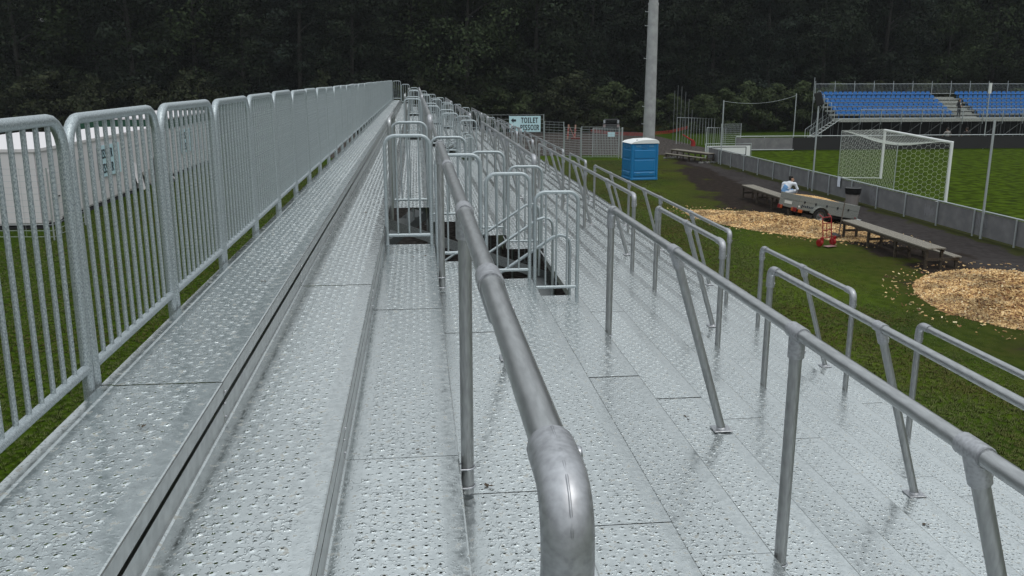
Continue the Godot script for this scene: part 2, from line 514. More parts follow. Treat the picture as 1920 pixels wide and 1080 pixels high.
func make_ground() -> void:
	var grass := noise_tex(0.02, [Color(0.145, 0.185, 0.045), Color(0.20, 0.26, 0.06), Color(0.255, 0.32, 0.085)], [0.25, 0.5, 0.78], 71, 1024, 6)
	var gn := bump_tex(0.09, 72, 6.0, 512, 4)
	M.grass = mat(Color(0.92, 0.95, 0.9), 0.95, 0.0, grass, 0.22, gn, 0.8)
	M.pitch = mat(Color(1.0, 1.0, 0.85), 0.95, 0.0, grass, 0.06, gn, 0.3)
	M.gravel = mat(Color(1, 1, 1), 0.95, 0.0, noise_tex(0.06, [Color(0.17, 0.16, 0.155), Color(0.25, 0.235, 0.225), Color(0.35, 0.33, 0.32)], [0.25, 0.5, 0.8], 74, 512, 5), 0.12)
	M.litter = mat(Color(1, 1, 1), 0.95, 0.0, noise_tex(0.05, [Color(0.10, 0.10, 0.06), Color(0.16, 0.16, 0.09), Color(0.22, 0.20, 0.12)], [0.25, 0.5, 0.8], 75, 512, 5), 0.12)
	for q in [M.grass, M.pitch, M.gravel, M.litter]: q.metallic_specular = 0.08
	# one wide sheet, with the wooded slope rising at the back
	var b := B.new()
	var xs := []
	for i in 41: xs.append(-300.0 + 15.0 * i)
	var zs := [90.0, 0.0, -60.0, -98.0, -104.0, -112.0, -125.0, -140.0, -160.0, -185.0, -215.0, -280.0]
	var ys := [0.0, 0.0, 0.0, 0.0, 0.3, 1.2, 3.2, 6.0, 9.5, 13.0, 16.0, 18.0]
	for i in xs.size() - 1:
		for j in zs.size() - 1:
			var p := Vector3(xs[i], ys[j], zs[j])
			var q := Vector3(xs[i + 1], ys[j], zs[j])
			var r := Vector3(xs[i + 1], ys[j + 1], zs[j + 1])
			var s := Vector3(xs[i], ys[j + 1], zs[j + 1])
			b.quad(p, q, r, s, (q - p).cross(p - s).normalized())
	struct("ground", b, M.grass)
	var lb := B.new()
	for i in xs.size() - 1:
		for j in range(3, zs.size() - 1):
			var up := Vector3(0, 0.02, 0)
			var p := Vector3(xs[i], ys[j], zs[j]) + up
			var q := Vector3(xs[i + 1], ys[j], zs[j]) + up
			var r := Vector3(xs[i + 1], ys[j + 1], zs[j + 1]) + up
			var s := Vector3(xs[i], ys[j + 1], zs[j + 1]) + up
			lb.quad(p, q, r, s, (q - p).cross(p - s).normalized())
	struct("forest_floor", lb, M.litter)
	struct("pitch", sheet(20.65, 130, -68.6, 60, 0.008), M.pitch)
	struct("shade_sheet_under_terrace", sheet(-1.6, 6.0, -54.0, 2.2, 0.012), M.gravel)  # sheet added over the grass, its colour standing in for shade below the terrace
	struct("gravel_yard", sheet(-13, 24, -97, -66.2, 0.006), M.gravel)
	# lawn, trodden earth and the asphalt path beside the terrace, as one painted strip of ground
	var w := 512
	var h := 2048
	var x0 := 5.5
	var x1 := 20.65
	var z0 := -6.0
	var z1 := -84.0
	var fn := FastNoiseLite.new()
	fn.seed = 5; fn.frequency = 0.012; fn.fractal_octaves = 5
	var edge := to_l8(fn.get_image(w, h))
	fn.seed = 6; fn.frequency = 0.08; fn.fractal_octaves = 4
	var fine := to_l8(fn.get_image(w, h))
	fn.seed = 8; fn.frequency = 0.005; fn.fractal_octaves = 3
	var big := to_l8(fn.get_image(w, h))
	var px := PackedByteArray()
	px.resize(w * h * 3)
	for j in h:
		var z := lerpf(z0, z1, float(j) / h)
		# where the lawn gives way to bare earth, and earth to asphalt
		var e1 := 14.9
		if z < -30.0: e1 = lerpf(14.9, 13.7, clampf((-30.0 - z) / 8.0, 0, 1))
		if z < -41.0: e1 = lerpf(13.7, 18.4, clampf((-41.0 - z) / 25.0, 0, 1))
		if z > -27.0: e1 = lerpf(14.9, 13.6, clampf((z + 27.0) / 10.0, 0, 1))
		var e2 := 17.2
		if z < -40.0: e2 = lerpf(17.2, 19.0, clampf((-40.0 - z) / 24.0, 0, 1))
		for i in w:
			var k := j * w + i
			var x := lerpf(x0, x1, float(i) / w)
			var nz := (edge[k] - 128) / 128.0
			var f := fine[k] / 255.0
			var bg := (big[k] - 128) / 128.0
			var r := lerpf(0.155, 0.27, f) + bg * 0.045
			var g := lerpf(0.205, 0.345, f) + bg * 0.04
			var bl := lerpf(0.045, 0.085, f)
			var s := x - e1 + nz * 1.5 + (f - 0.5) * 0.8
			# thin worn turf before the bare earth
			var worn := clampf((s + 3.6) / 3.6, 0, 1) * (0.35 + 0.65 * f)
			r = lerpf(r, 0.215, worn * 0.75); g = lerpf(g, 0.185, worn * 0.75); bl = lerpf(bl, 0.12, worn * 0.75)
			var earth := clampf(s / 0.5, 0, 1)
			r = lerpf(r, lerpf(0.125, 0.195, f), earth); g = lerpf(g, lerpf(0.108, 0.170, f), earth); bl = lerpf(bl, lerpf(0.098, 0.155, f), earth)
			var asph := clampf((x - e2 + nz * 0.9) / 0.35, 0, 1)
			var ga := lerpf(0.165, 0.235, f) + bg * 0.02
			r = lerpf(r, ga + 0.012, asph); g = lerpf(g, ga, asph); bl = lerpf(bl, ga - 0.002, asph)
			var moss := clampf((x - 19.75 + nz * 0.5 + (f - 0.5) * 0.5) / 0.15, 0, 1)
			r = lerpf(r, 0.19, moss * 0.8); g = lerpf(g, 0.205, moss * 0.8); bl = lerpf(bl, 0.09, moss * 0.8)
			px[k * 3] = int(clampf(r, 0, 1) * 255)
			px[k * 3 + 1] = int(clampf(g, 0, 1) * 255)
			px[k * 3 + 2] = int(clampf(bl, 0, 1) * 255)
	var m := StandardMaterial3D.new()
	m.albedo_texture = ImageTexture.create_from_image(Image.create_from_data(w, h, false, Image.FORMAT_RGB8, px))
	m.roughness = 0.95
	m.metallic_specular = 0.1
	var sb := B.new()
	sb.quad(Vector3(x0, 0.004, z0), Vector3(x1, 0.004, z0), Vector3(x1, 0.004, z1), Vector3(x0, 0.004, z1), Vector3.UP)
	struct("lawn_and_path", sb, m)
	make_tufts()

# short grass standing on the lawns either side of the terrace
func make_tufts() -> void:
	var b := B.new()
	b.coloured = true
	for i in 7:
		var a := TAU * i / 7.0 + rng.randf()
		var d := Vector3(cos(a), 0, sin(a))
		var s := Vector3(-d.z, 0, d.x) * 0.005
		var root := d * rng.randf_range(0.0, 0.02)
		var tip := root + d * rng.randf_range(0.015, 0.05) + Vector3(0, rng.randf_range(0.03, 0.055), 0)
		var nn := (Vector3.UP + d * 0.4).normalized()
		b.tri(root - s, root + s, tip, nn, nn, nn)
	var gm := mat(Color(1, 1, 1), 0.8)
	gm.vertex_color_use_as_albedo = true
	gm.metallic_specular = 0.2
	gm.cull_mode = BaseMaterial3D.CULL_DISABLED
	var me := b.mesh(gm)
	var fn := FastNoiseLite.new()
	fn.seed = 44
	fn.frequency = 0.25
	for side in 2:
		var count: int = [150000, 90000][side]
		var mm := MultiMesh.new()
		mm.transform_format = MultiMesh.TRANSFORM_3D
		mm.use_colors = true
		mm.mesh = me
		mm.instance_count = count
		for i in count:
			var x := rng.randf_range(6.25, 16.6) if side == 0 else rng.randf_range(-14.0, -1.5)
			var z := -7.0 - 55.0 * pow(rng.randf(), 1.35) if side == 0 else -3.0 - 58.0 * pow(rng.randf(), 1.3)
			var w := fn.get_noise_2d(x, z)
			var sc := rng.randf_range(0.6, 1.3)
			if side == 0:
				var e := 13.4 if z > -41.0 else lerpf(13.4, 17.6, (-41.0 - z) / 22.0)
				sc *= clampf(1.1 - (x - e + 3.4 + w * 2.2) / 3.6, 0.1, 1.0)
			mm.set_instance_transform(i, Transform3D(Basis(Vector3.UP, rng.randf() * TAU).scaled(Vector3(sc, sc * 0.9, sc)), Vector3(x, 0.003, z)))
			var f := rng.randf_range(0.75, 1.3) * (1.0 + 0.35 * w)
			mm.set_instance_color(i, Color(0.090 * f * (1.0 + 0.6 * maxf(-w, 0.0)), 0.106 * f, 0.034 * f))
		var mi := MultiMeshInstance3D.new()
		mi.name = numbered("lawn_grass")
		mi.multimesh = mm
		mi.set_meta("kind", "stuff")
		add_child(mi)
		tag(mi, ["short green grass on the lawn between terrace and wood chips", "short green grass on the ground behind the guard fence"][side], "grass")

# ---------------------------------------------------------------- terrace of perforated steel treads
func tread_mesh(mt: Material, mf: Material, ou: float, ov: float, upturn := true) -> ArrayMesh:
	var b := B.new()
	var cols := 7
	var rows := 42
	var pz := (BAY - 0.005) / rows
	var px := 0.048
	var cx0 := 0.105 - px * 0.5
	var len := BAY - 0.005
	var up := Vector3.UP
	var uvf := func(p: Vector3) -> Vector2: return Vector2(p.x / 1.3 + p.y * 0.3 + ou, -p.z / 2.61 + ov)
	var t3 := func(a: Vector3, c: Vector3, d: Vector3, na: Vector3, nc: Vector3, nd: Vector3) -> void:
		b.tri(a, c, d, na, nc, nd, uvf.call(a), uvf.call(c), uvf.call(d))
	var q4 := func(a: Vector3, c: Vector3, d: Vector3, e: Vector3, na: Vector3, nc: Vector3, nd: Vector3, ne: Vector3) -> void:
		t3.call(a, c, d, na, nc, nd)
		t3.call(a, d, e, na, nd, ne)
	var fold := B.new()
	var flat := B.new()
	# lap strip below the joint
	fold.quad(Vector3(0.0, -0.006, -len + 0.02), Vector3(0.49, -0.006, -len + 0.02), Vector3(0.49, -0.006, -len - 0.025), Vector3(0.0, -0.006, -len - 0.025), Vector3.UP)
	# folded profile: upturned back, rounded, flat, nose turned down
	var prof := [[-0.006, 0.090], [-0.006, 0.016], [-0.002, 0.005], [0.006, 0.0], [cx0, 0.0]]
	if not upturn: prof = [[-0.004, -0.03], [-0.004, 0.0], [0.0, 0.004], [0.045, 0.004], [0.055, 0.0], [cx0, 0.0]]
	var prof2 := [[cx0 + cols * px, 0.0], [0.492, 0.0], [0.4975, -0.0025], [0.5, -0.008], [0.5, -0.068], [0.494, -0.072]]
	for pr in [prof, prof2]:
		for i in pr.size() - 1:
			var a := Vector3(pr[i][0], pr[i][1], 0)
			var c := Vector3(pr[i + 1][0], pr[i + 1][1], 0)
			var t := (c - a).normalized()
			var nn := Vector3(-t.y, t.x, 0)
			if nn.y < -0.01: nn = -nn
			if absf(nn.y) <= 0.01: nn = Vector3(1, 0, 0)
			if pr == prof2 and i == 4: nn = Vector3(0.5, -0.8, 0)
			if absf(nn.y) < 0.5:
				fold.quad(a, c, c + Vector3(0, 0, -len), a + Vector3(0, 0, -len), nn)
				continue
			for s in 6:
				var za := -len * s / 6.0
				var zb := -len * (s + 1) / 6.0
				var p0 := a + Vector3(0, 0, za)
				var p1 := c + Vector3(0, 0, za)
				var p2 := c + Vector3(0, 0, zb)
				var p3 := a + Vector3(0, 0, zb)
				flat.tri(p0, p1, p2, nn, nn, nn, uvf.call(p0), uvf.call(p1), uvf.call(p2))
				flat.tri(p0, p2, p3, nn, nn, nn, uvf.call(p0), uvf.call(p2), uvf.call(p3))
	# stiffening channel under the nose
	fold.quad(Vector3(0.455, -0.01, 0), Vector3(0.455, -0.20, 0), Vector3(0.455, -0.20, -len), Vector3(0.455, -0.01, -len), Vector3.RIGHT)
	var seg := 8
	for r in rows:
		for cc in cols:
			var mid := Vector3(cx0 + px * (cc + 0.5), 0, -pz * (r + 0.5))
			var hx := px * 0.5
			var hz := pz * 0.5
			var bump := (r + cc) % 2 == 0
			# rings: radius, height
			var ring := [[0.0172, 0.0], [0.0118, 0.0027], [0.0072, 0.0038], [0.0064, 0.0016]] if bump else [[0.0085, 0.0], [0.0072, -0.0004], [0.0066, -0.0012], [0.0064, -0.003]]
			var nh := [[0.12, 1.0], [0.38, 0.92], [0.2, 1.0], [-1.0, 0.0]] if bump else [[-0.1, 1.0], [-0.4, 0.9], [-1.0, 0.3], [-1.0, 0.0]]
			var outer := [Vector3(hx, 0, 0), Vector3(hx, 0, hz), Vector3(0, 0, hz), Vector3(-hx, 0, hz), Vector3(-hx, 0, 0), Vector3(-hx, 0, -hz), Vector3(0, 0, -hz), Vector3(hx, 0, -hz)]
			for j in seg:
				var j2 := (j + 1) % seg
				var d0 := Vector3(cos(TAU * j / seg), 0, sin(TAU * j / seg))
				var d1 := Vector3(cos(TAU * j2 / seg), 0, sin(TAU * j2 / seg))
				q4.call(mid + outer[j], mid + outer[j2], mid + d1 * ring[0][0], mid + d0 * ring[0][0], up, up, up, up)
				for k in 3:
					var na0: Vector3 = (d0 * nh[k][0] + up * nh[k][1]).normalized()
					var na1: Vector3 = (d1 * nh[k][0] + up * nh[k][1]).normalized()
					var nb0: Vector3 = (d0 * nh[k + 1][0] + up * nh[k + 1][1]).normalized()
					var nb1: Vector3 = (d1 * nh[k + 1][0] + up * nh[k + 1][1]).normalized()
					q4.call(mid + d0 * ring[k][0] + up * ring[k][1], mid + d1 * ring[k][0] + up * ring[k][1], mid + d1 * ring[k + 1][0] + up * ring[k + 1][1], mid + d0 * ring[k + 1][0] + up * ring[k + 1][1], na0, na1, nb1, nb0)
	var am := b.mesh(mt)
	fold.add_to(am, M.fold)
	flat.add_to(am, mf)
	return am

func make_terrace() -> void:
	var t := thing("standing_terrace", "long stepped standing terrace of wet perforated galvanised steel treads", "terrace")
	var meshes := []
	var walk := [tread_mesh(M.tread[0], M.tread_flat, 0.13, 0.4, false), tread_mesh(M.tread[1], M.tread_flat, 0.63, 0.9, false), tread_mesh(M.tread[2], M.tread_flat, 0.4, 0.7, false)]
	for s in 6:
		meshes.append(tread_mesh(M.tread[s % 3], M.tread_flat, [0.0, 0.37, 0.71, 0.19, 0.55, 0.88][s], [0.0, 0.23, 0.61, 0.42, 0.83, 0.11][s]))
	var bolts := B.new()
	bolts.lathe([[0.0, 0.007], [0.005, 0.006], [0.006, 0.0]], 8, Vector3.ZERO, Basis(Vector3(0, 0, 1), -PI / 2))
	var bolt_mesh := bolts.mesh(M.bolt)
	var prev := -1
	for k in range(K0, K1):
		for i in 15:
			if k in HOLES and i >= 2 and i <= 5: continue
			var pick := rng.randi() % 6
			if pick == prev: pick = (pick + 1) % 6
			prev = pick
			var o := inst("tread_panel", walk[pick % 3] if i == 0 else meshes[pick], t, Vector3(ex(i - 1), ty(i) + rng.randf_range(-0.0012, 0.0012), zk(k) - 0.0025))
			o.rotation = Vector3(rng.randf_range(-0.0008, 0.0008), 0, rng.randf_range(-0.002, 0.002))
			if i < 2 and k < 9:
				for y in [-0.05, -0.105, -0.165]:
					inst("joint_bolt", bolt_mesh, t, Vector3(ex(i) + (0.001 if y > -0.07 else -0.005), ty(i) + y, zk(k) - 0.02))
	# raking beams and scaffold standards below
	var rake := B.new()
	var a0 := Vector3(ex(-1), ty(0) - 0.20, 0)
	var a1 := Vector3(ex(14), ty(14) - 0.20, 0)
	var d := (a1 - a0)
	var ang := atan2(d.y, d.x)
	rake.box((a0 + a1) * 0.5 + Vector3(0, -0.05, 0), Vector3(d.length(), 0.12, 0.05), Basis(Vector3(0, 0, 1), ang))
	var rake_mesh := rake.mesh(M.scaffold)
	var ledger := B.new()
	ledger.tube([Vector3.ZERO, Vector3(0, 0, -BAY)], 0.024, 8, false)
	var ledger_mesh := ledger.mesh(M.scaffold)
	var stand_meshes := {}
	for x in [-1.2, 0.3, 1.8, 3.3, 4.8, 6.0]:
		var s := B.new()
		var top: float = ty(0) - 0.3 - (x + 1.35) / 0.5 * RISE
		s.tube([Vector3.ZERO, Vector3(0, top, 0)], 0.024, 8, false)
		s.box(Vector3(0, 0.01, 0), Vector3(0.15, 0.02, 0.15))
		stand_meshes[x] = s.mesh(M.scaffold)
	for k in range(K0, K1 + 1):
		inst("raking_beam", rake_mesh, t, Vector3(0, 0, zk(k)))
		for x in stand_meshes:
			inst("standard", stand_meshes[x], t, Vector3(x, 0, zk(k) - 0.06))
			if k < K1 and x < 5.0:
				inst("ledger", ledger_mesh, t, Vector3(x, 1.0, zk(k)))

# ---------------------------------------------------------------- guard fence along the back of the terrace
func arch(w: float, h: float, r: float, y0 := 0.0) -> Array:
	# path of an upside-down U in the xy plane, centred on x = 0
	var p := [Vector3(-w / 2, y0, 0)]
	for i in 7:
		var a := PI - i * PI / 12.0
		p.append(Vector3(-w / 2 + r + cos(a) * r, h - r + sin(a) * r, 0))
	for i in 7:
		var a := PI / 2 - i * PI / 12.0
		p.append(Vector3(w / 2 - r + cos(a) * r, h - r + sin(a) * r, 0))
	p.append(Vector3(w / 2, y0, 0))
	return p

func make_guard_fence() -> void:
	var w := BAY / 2 - 0.035
	var first: Node3D = null
	var f := B.new()
	f.tube(arch(w - 0.046, 1.105, 0.13, -0.16), 0.023, 12)
	var rail := B.new()
	rail.tube([Vector3(-w / 2 + 0.04, 0.09, 0), Vector3(w / 2 - 0.04, 0.09, 0)], 0.021, 10)
	var bar := B.new()
	bar.tube([Vector3(0, 0.10, 0), Vector3(0, 1.09, 0)], 0.0105, 8, false)
	var bar_mesh := bar.mesh(M.galv_fence)
	var bracket := B.new()
	bracket.box(Vector3(0, -0.09, 0.032), Vector3(0.07, 0.12, 0.008))
	bracket.box(Vector3(0, -0.03, 0.05), Vector3(0.07, 0.008, 0.06))
	var n := 0
	for s in (K1 - K0) * 2:
		var at := Vector3(ex(-1) - 0.032, ty(0), zk(K0) - BAY / 2 * (s + 0.5))
		var place := "nearest the camera on the left" if s < 5 else "on the back walkway"
		var vis := s - 4
		var label := "galvanised guard fence panel, %s in view along the back walkway" % nth(maxi(vis, 1)) if vis >= 1 else "galvanised guard fence panel beside the photographer, out of view, number %s" % nth(s + 1)
		if first == null:
			first = thing("guard_fence_panel", label, "fence panel", at, PI / 2, "guard fence panels along the back walkway")
			part("frame", f, M.galv_fence, first)
			part("bottom_rail", rail, M.galv_fence, first)
			for i in 10:
				inst("bar", bar_mesh, first, Vector3(-w / 2 + 0.045 + (w - 0.09) * (i + 1) / 11.0, 0, 0))
			for sd in [-1, 1]:
				part("bracket", bracket, M.galv_fence, first, Vector3(sd * (w / 2 - 0.023), 0, 0))
			first.set_meta("base", "guard_fence_panel")
		else:
			var o := copy(first, at, PI / 2, label)
			o.rotation.x = 0.0
			o.rotation.z = rng.randf_range(-0.005, 0.005)
			o.rotation.x = rng.randf_range(-0.008, 0.008)
			o.position.y += rng.randf_range(-0.007, 0.007)
		n += 1

# ---------------------------------------------------------------- openings with stairs, guarded by loop frames
func loop_frame(label: String, group: String, at: Vector3) -> Node3D:
	if not M.has("loop0"):
		var o := thing("loop_guard_frame", label, "guard frame", at, 0.0, group)
		var w := 0.445
		var f := B.new()
		f.tube(arch(w, 1.09, 0.1), 0.019, 10)
		part("loop", f, M.galv_fence, o)
		var r := B.new()
		r.tube([Vector3(-w / 2, 0.10, 0), Vector3(w / 2, 0.10, 0)], 0.017, 8, false)
		part("bottom_rail", r, M.galv_fence, o)
		var bb := B.new()
		bb.tube([Vector3(0, 0.10, 0), Vector3(0, 1.085, 0)], 0.0095, 8, false)
		var bm := bb.mesh(M.galv_fence)
		for i in 3: inst("bar", bm, o, Vector3(-w / 2 + w * (i + 1) / 4.0, 0, 0))
		o.set_meta("base", "loop_guard_frame")
		M.loop0 = o
		return o
	return copy(M.loop0, at, 0.0, label, group)

func make_openings() -> void:
	var where := ["nearest stair opening", "middle stair opening", "farthest stair opening"]
	var rows := {2: "top", 3: "second highest", 4: "third highest", 5: "lowest"}
	for q in 3:
		var k: int = HOLES[q]
		for i in [2, 3, 4, 5]:
			loop_frame("%s loop guard frame at the near side of the %s" % [rows[i], where[q]], "loop frames guarding the stair openings", Vector3(ex(i - 1) + 0.25, ty(i), zk(k) + 0.035))
			loop_frame("%s loop guard frame at the far side of the %s" % [rows[i], where[q]], "loop frames guarding the stair openings", Vector3(ex(i - 1) + 0.25, ty(i), zk(k + 1) - 0.035))
		# stair flight climbing towards the pitch
		var st := thing("stair_flight", "dark steel stair flight inside the %s" % where[q], "stairs", Vector3(ex(5), 0, zk(k)), 0.0, "stairs in the terrace openings")
		var step := B.new()
		step.box(Vector3(0, 0, 0), Vector3(0.25, 0.03, BAY - 0.16))
		var sm := step.mesh(M.steel_step)
		for s in 15:
			inst("step", sm, st, Vector3(-0.14 - 0.25 * s, ty(6) - 0.2 * (s + 1), -BAY / 2))
		for e in [0.05, BAY - 0.05]:
			var sg := B.new()
			sg.box(Vector3(-2.0, ty(6) - 1.75, -e), Vector3(4.85, 0.2, 0.03), Basis(Vector3(0, 0, 1), atan2(0.2, 0.25)))
			part("stringer", sg, M.scaffold, st)
		# three sloping hand rails that end in a loop
		var hn := ["near", "middle", "far"]
		for j in 3:
			var hz: float = zk(k) - [0.12, BAY / 2, BAY - 0.12][j]
			var hr := thing("stair_handrail", "%s sloping hand rail with looped end in the %s" % [hn[j], where[q]], "handrail", Vector3(ex(5), 0, hz), 0.0, "handrails in the stair openings")
			var hb := B.new()
			var yt := EYE - 1.60
			var pts := [Vector3(-0.08, ty(6) - 0.15, 0), Vector3(-0.08, yt - 0.12, 0), Vector3(-0.09, yt - 0.06, 0), Vector3(-0.13, yt - 0.015, 0), Vector3(-0.19, yt, 0), Vector3(-0.26, yt - 0.02, 0), Vector3(-1.9, yt - 1.12, 0)]
			hb.tube(pts, 0.017, 10)
			part("rail", hb, M.galv_fence, hr)
			for px in [-0.95, -1.8]:
				var pb := B.new()
				pb.tube([Vector3(px, ty(6) + px * 0.8, 0), Vector3(px, yt - 0.02 + (px + 0.26) * 0.68, 0)], 0.015, 8)
				part("post", pb, M.galv_fence, hr)
		# low guard rail behind the opening
		var gr := thing("back_guard_rail", "short tube guard rail behind the %s, below the back walkway" % where[q], "guard rail", Vector3(ex(1) + 0.035, ty(2), zk(k)), 0.0, "guard rails behind the stair openings")
		var gb := B.new()
		var hgt := 1.18
		gb.tube(bend([Vector3(0, 0.02, -1.5), Vector3(0, hgt, -1.5), Vector3(0, hgt, -BAY - 0.7), Vector3(0, 0.02, -BAY - 0.7)], 0.08), 0.024, 10)
		part("rail", gb, M.tube, gr)
	# guard frames across the far end of the terrace
	for i in 15:
		loop_frame("loop guard frame at the far end of the terrace, %s step from the top" % nth(i + 1), "loop frames across the far end", Vector3(ex(i - 1) + 0.25, ty(i), zk(K1) + 0.03))

func bend(pts: Array, r: float) -> Array:
	# rounds the corners of a path
	var o := [pts[0]]
	for i in range(1, pts.size() - 1):
		var a: Vector3 = (pts[i - 1] - pts[i]).normalized() * r
		var b: Vector3 = (pts[i + 1] - pts[i]).normalized() * r
		for j in 7:
			var t := j / 6.0
			var p0: Vector3 = pts[i] + a
			var p1: Vector3 = pts[i] + b
			o.append(p0.lerp(pts[i], t).lerp(pts[i].lerp(p1, t), t))
	o.append(pts[pts.size() - 1])
	return o

# ---------------------------------------------------------------- crush barriers of clamped tube
func crush_barrier(row: int, posts: Array, braces: Array, label: String) -> void:
	var z0: float = zk(posts[0])
	var z1: float = zk(posts[posts.size() - 1])
	var x := ex(row) + 0.038
	var y := ty(row) + 1.10
	var o := thing("crush_barrier", label, "crush barrier", Vector3(x, ty(row + 1), z0), 0.0, "tube crush barriers on the terrace")
	var hy := y - ty(row + 1)
	var R := 0.030
	var F := 0.0375
	var er := 0.075
	var b := B.new()
	b.tube([Vector3(0, hy, -er), Vector3(0, hy, z1 - z0 + er)], R, 16, false)
	part("rail", b, M.tube, o)
	for e in [[0.0, -1.0], [z1 - z0, 1.0]]:
		var eb := B.new()
		var z: float = e[0]
		var s: float = e[1]
		eb.tube(bend([Vector3(0, hy - 0.17, z), Vector3(0, hy, z), Vector3(0, hy, z + s * 0.16)], 0.085), F, 16)
		var el := part("elbow", eb, M.cast, o)
		# raised casting seam and set screws
		var sb := B.new()
		var seam := []
		for p in bend([Vector3(0, hy - 0.165, z), Vector3(0, hy, z), Vector3(0, hy, z + s * 0.155)], 0.085):
			var away: Vector3 = (p - Vector3(0, hy - 0.12, z + s * 0.12)).normalized()
			if absf(p.z - z) < 0.001 and p.y < hy - 0.09: away = Vector3(0, 0, -s)
			elif absf(p.y - hy) < 0.001 and absf(p.z - z) > 0.09: away = Vector3(0, 1, 0)
			seam.append(p + away * (F - 0.001))
		sb.tube(seam, 0.0022, 6)
		part("seam", sb, M.cast, el)
		var cb := B.new()
		cb.lathe([[0.0, 0.006], [0.010, 0.005], [0.012, 0.002], [0.012, -0.006]], 10, Vector3(F, hy - 0.14, z), Basis(Vector3(0, 0, 1), -PI / 2))
		cb.lathe([[0.0, 0.006], [0.010, 0.005], [0.012, 0.002], [0.012, -0.006]], 10, Vector3(F, hy, z + s * 0.135), Basis(Vector3(0, 0, 1), -PI / 2))
		part("set_screw", cb, M.bolt, el)
	for k in posts:
		var z: float = zk(k) - z0
		var pb := B.new()
		pb.tube([Vector3(0, 0.012, z), Vector3(0, hy - 0.05, z)], R - 0.001, 14)
		var po := part("post", pb, M.post, o)
		if k != posts[0] and k != posts[posts.size() - 1]:
			tee(o, Vector3(0, hy, z), Vector3(0, -1, 0), F)
		for cy in [0.045, 0.135]:
			var cb := B.new()
			var ring := []
			for j in 13:
				var a := -PI * 0.5 + PI * j / 12.0
				ring.append(Vector3(cos(a) * (R + 0.004), cy, z + sin(a) * (R + 0.004)))
			ring.push_front(Vector3(-0.04, cy, z - R - 0.004))
			ring.append(Vector3(-0.04, cy, z + R + 0.004))
			cb.tube(ring, 0.0045, 6)
			part("clamp", cb, M.bolt, po)
	for k in braces:
		var z: float = zk(k) - z0
		var top := Vector3(0, hy, z)
		var foot := Vector3(ex(row + 1) - 0.07 - x, 0.012, z)
		var dir := (foot - top).normalized()
		var pb := B.new()
		pb.tube([top + dir * 0.05, foot], R - 0.001, 14)
		var br := part("brace", pb, M.post, o)
		var fp := B.new()
		fp.cbox(foot + Vector3(0.0, -0.004, 0), Vector3(0.13, 0.008, 0.12), 0.002)
		fp.lathe([[R + 0.008, -0.004], [R + 0.004, 0.004], [R - 0.002, 0.012]], 14, foot)
		part("foot_plate", fp, M.cast, br)
		tee(o, top, dir, F)

func tee(o: Node3D, p: Vector3, dir: Vector3, F: float) -> void:
	var b := B.new()
	b.tube([p + Vector3(0, 0, -0.062), p + Vector3(0, 0, -0.058), p + Vector3(0, 0, 0.058), p + Vector3(0, 0, 0.062)], [F - 0.003, F, F, F - 0.003], 16)
	b.tube([p, p + dir * 0.115, p + dir * 0.12], [F, F, F - 0.004], 16)
	var t := part("tee_fitting", b, M.cast, o)
	var cb := B.new()
	cb.lathe([[0.0, 0.006], [0.010, 0.005], [0.012, 0.002], [0.012, -0.006]], 10, p + dir * 0.09 + Vector3(F, 0, 0), Basis(Vector3(0, 0, 1), -PI / 2))
	part("set_screw", cb, M.bolt, t)

func make_crush_barriers() -> void:
	var rows := {2: "highest", 5: "second highest", 8: "third highest", 11: "lowest"}
	for r in [2, 5, 8, 11]:
		crush_barrier(r, [-1.0, 0.0, 1.5], [-0.5, 0.75], "nearest galvanised tube crush barrier in the %s row" % rows[r])
		crush_barrier(r, [3.5, 5.0, 6.0, 7.5], [4.25, 5.5, 6.75], "long tube crush barrier between first and second stair opening, %s row" % rows[r])
		crush_barrier(r, [9.5, 11.0, 12.0, 13.5], [10.25, 11.5, 12.75], "long tube crush barrier between second and third stair opening, %s row" % rows[r])
		crush_barrier(r, [15.5, 17.0, 18.5], [16.25, 17.75], "farthest tube crush barrier past the last stair opening, %s row" % rows[r])
		if r >= 8:
			for q in 3:
				var k: float = HOLES[q]
				crush_barrier(r, [k, k + 1.0], [k + 0.5], "short tube crush barrier below the %s stair opening, %s row" % [["nearest", "middle", "farthest"][q], rows[r]])

# ---------------------------------------------------------------- forest
func leaf(b: B, p: Vector3, nn: Vector3, s: float) -> void:
	var u := nn.cross(Vector3(rng.randf_range(-1, 1), rng.randf_range(-1, 1), rng.randf_range(-1, 1))).normalized()
	var w := nn.cross(u).normalized()
	var a := p - u * s * 0.5
	var c := p + u * s * 0.5
	var d := p + w * s * 0.32 + nn * s * 0.06
	var e := p - w * s * 0.32 + nn * s * 0.06
	b.tri(a, d, c, nn, nn, nn)
	b.tri(a, c, e, nn, nn, nn)

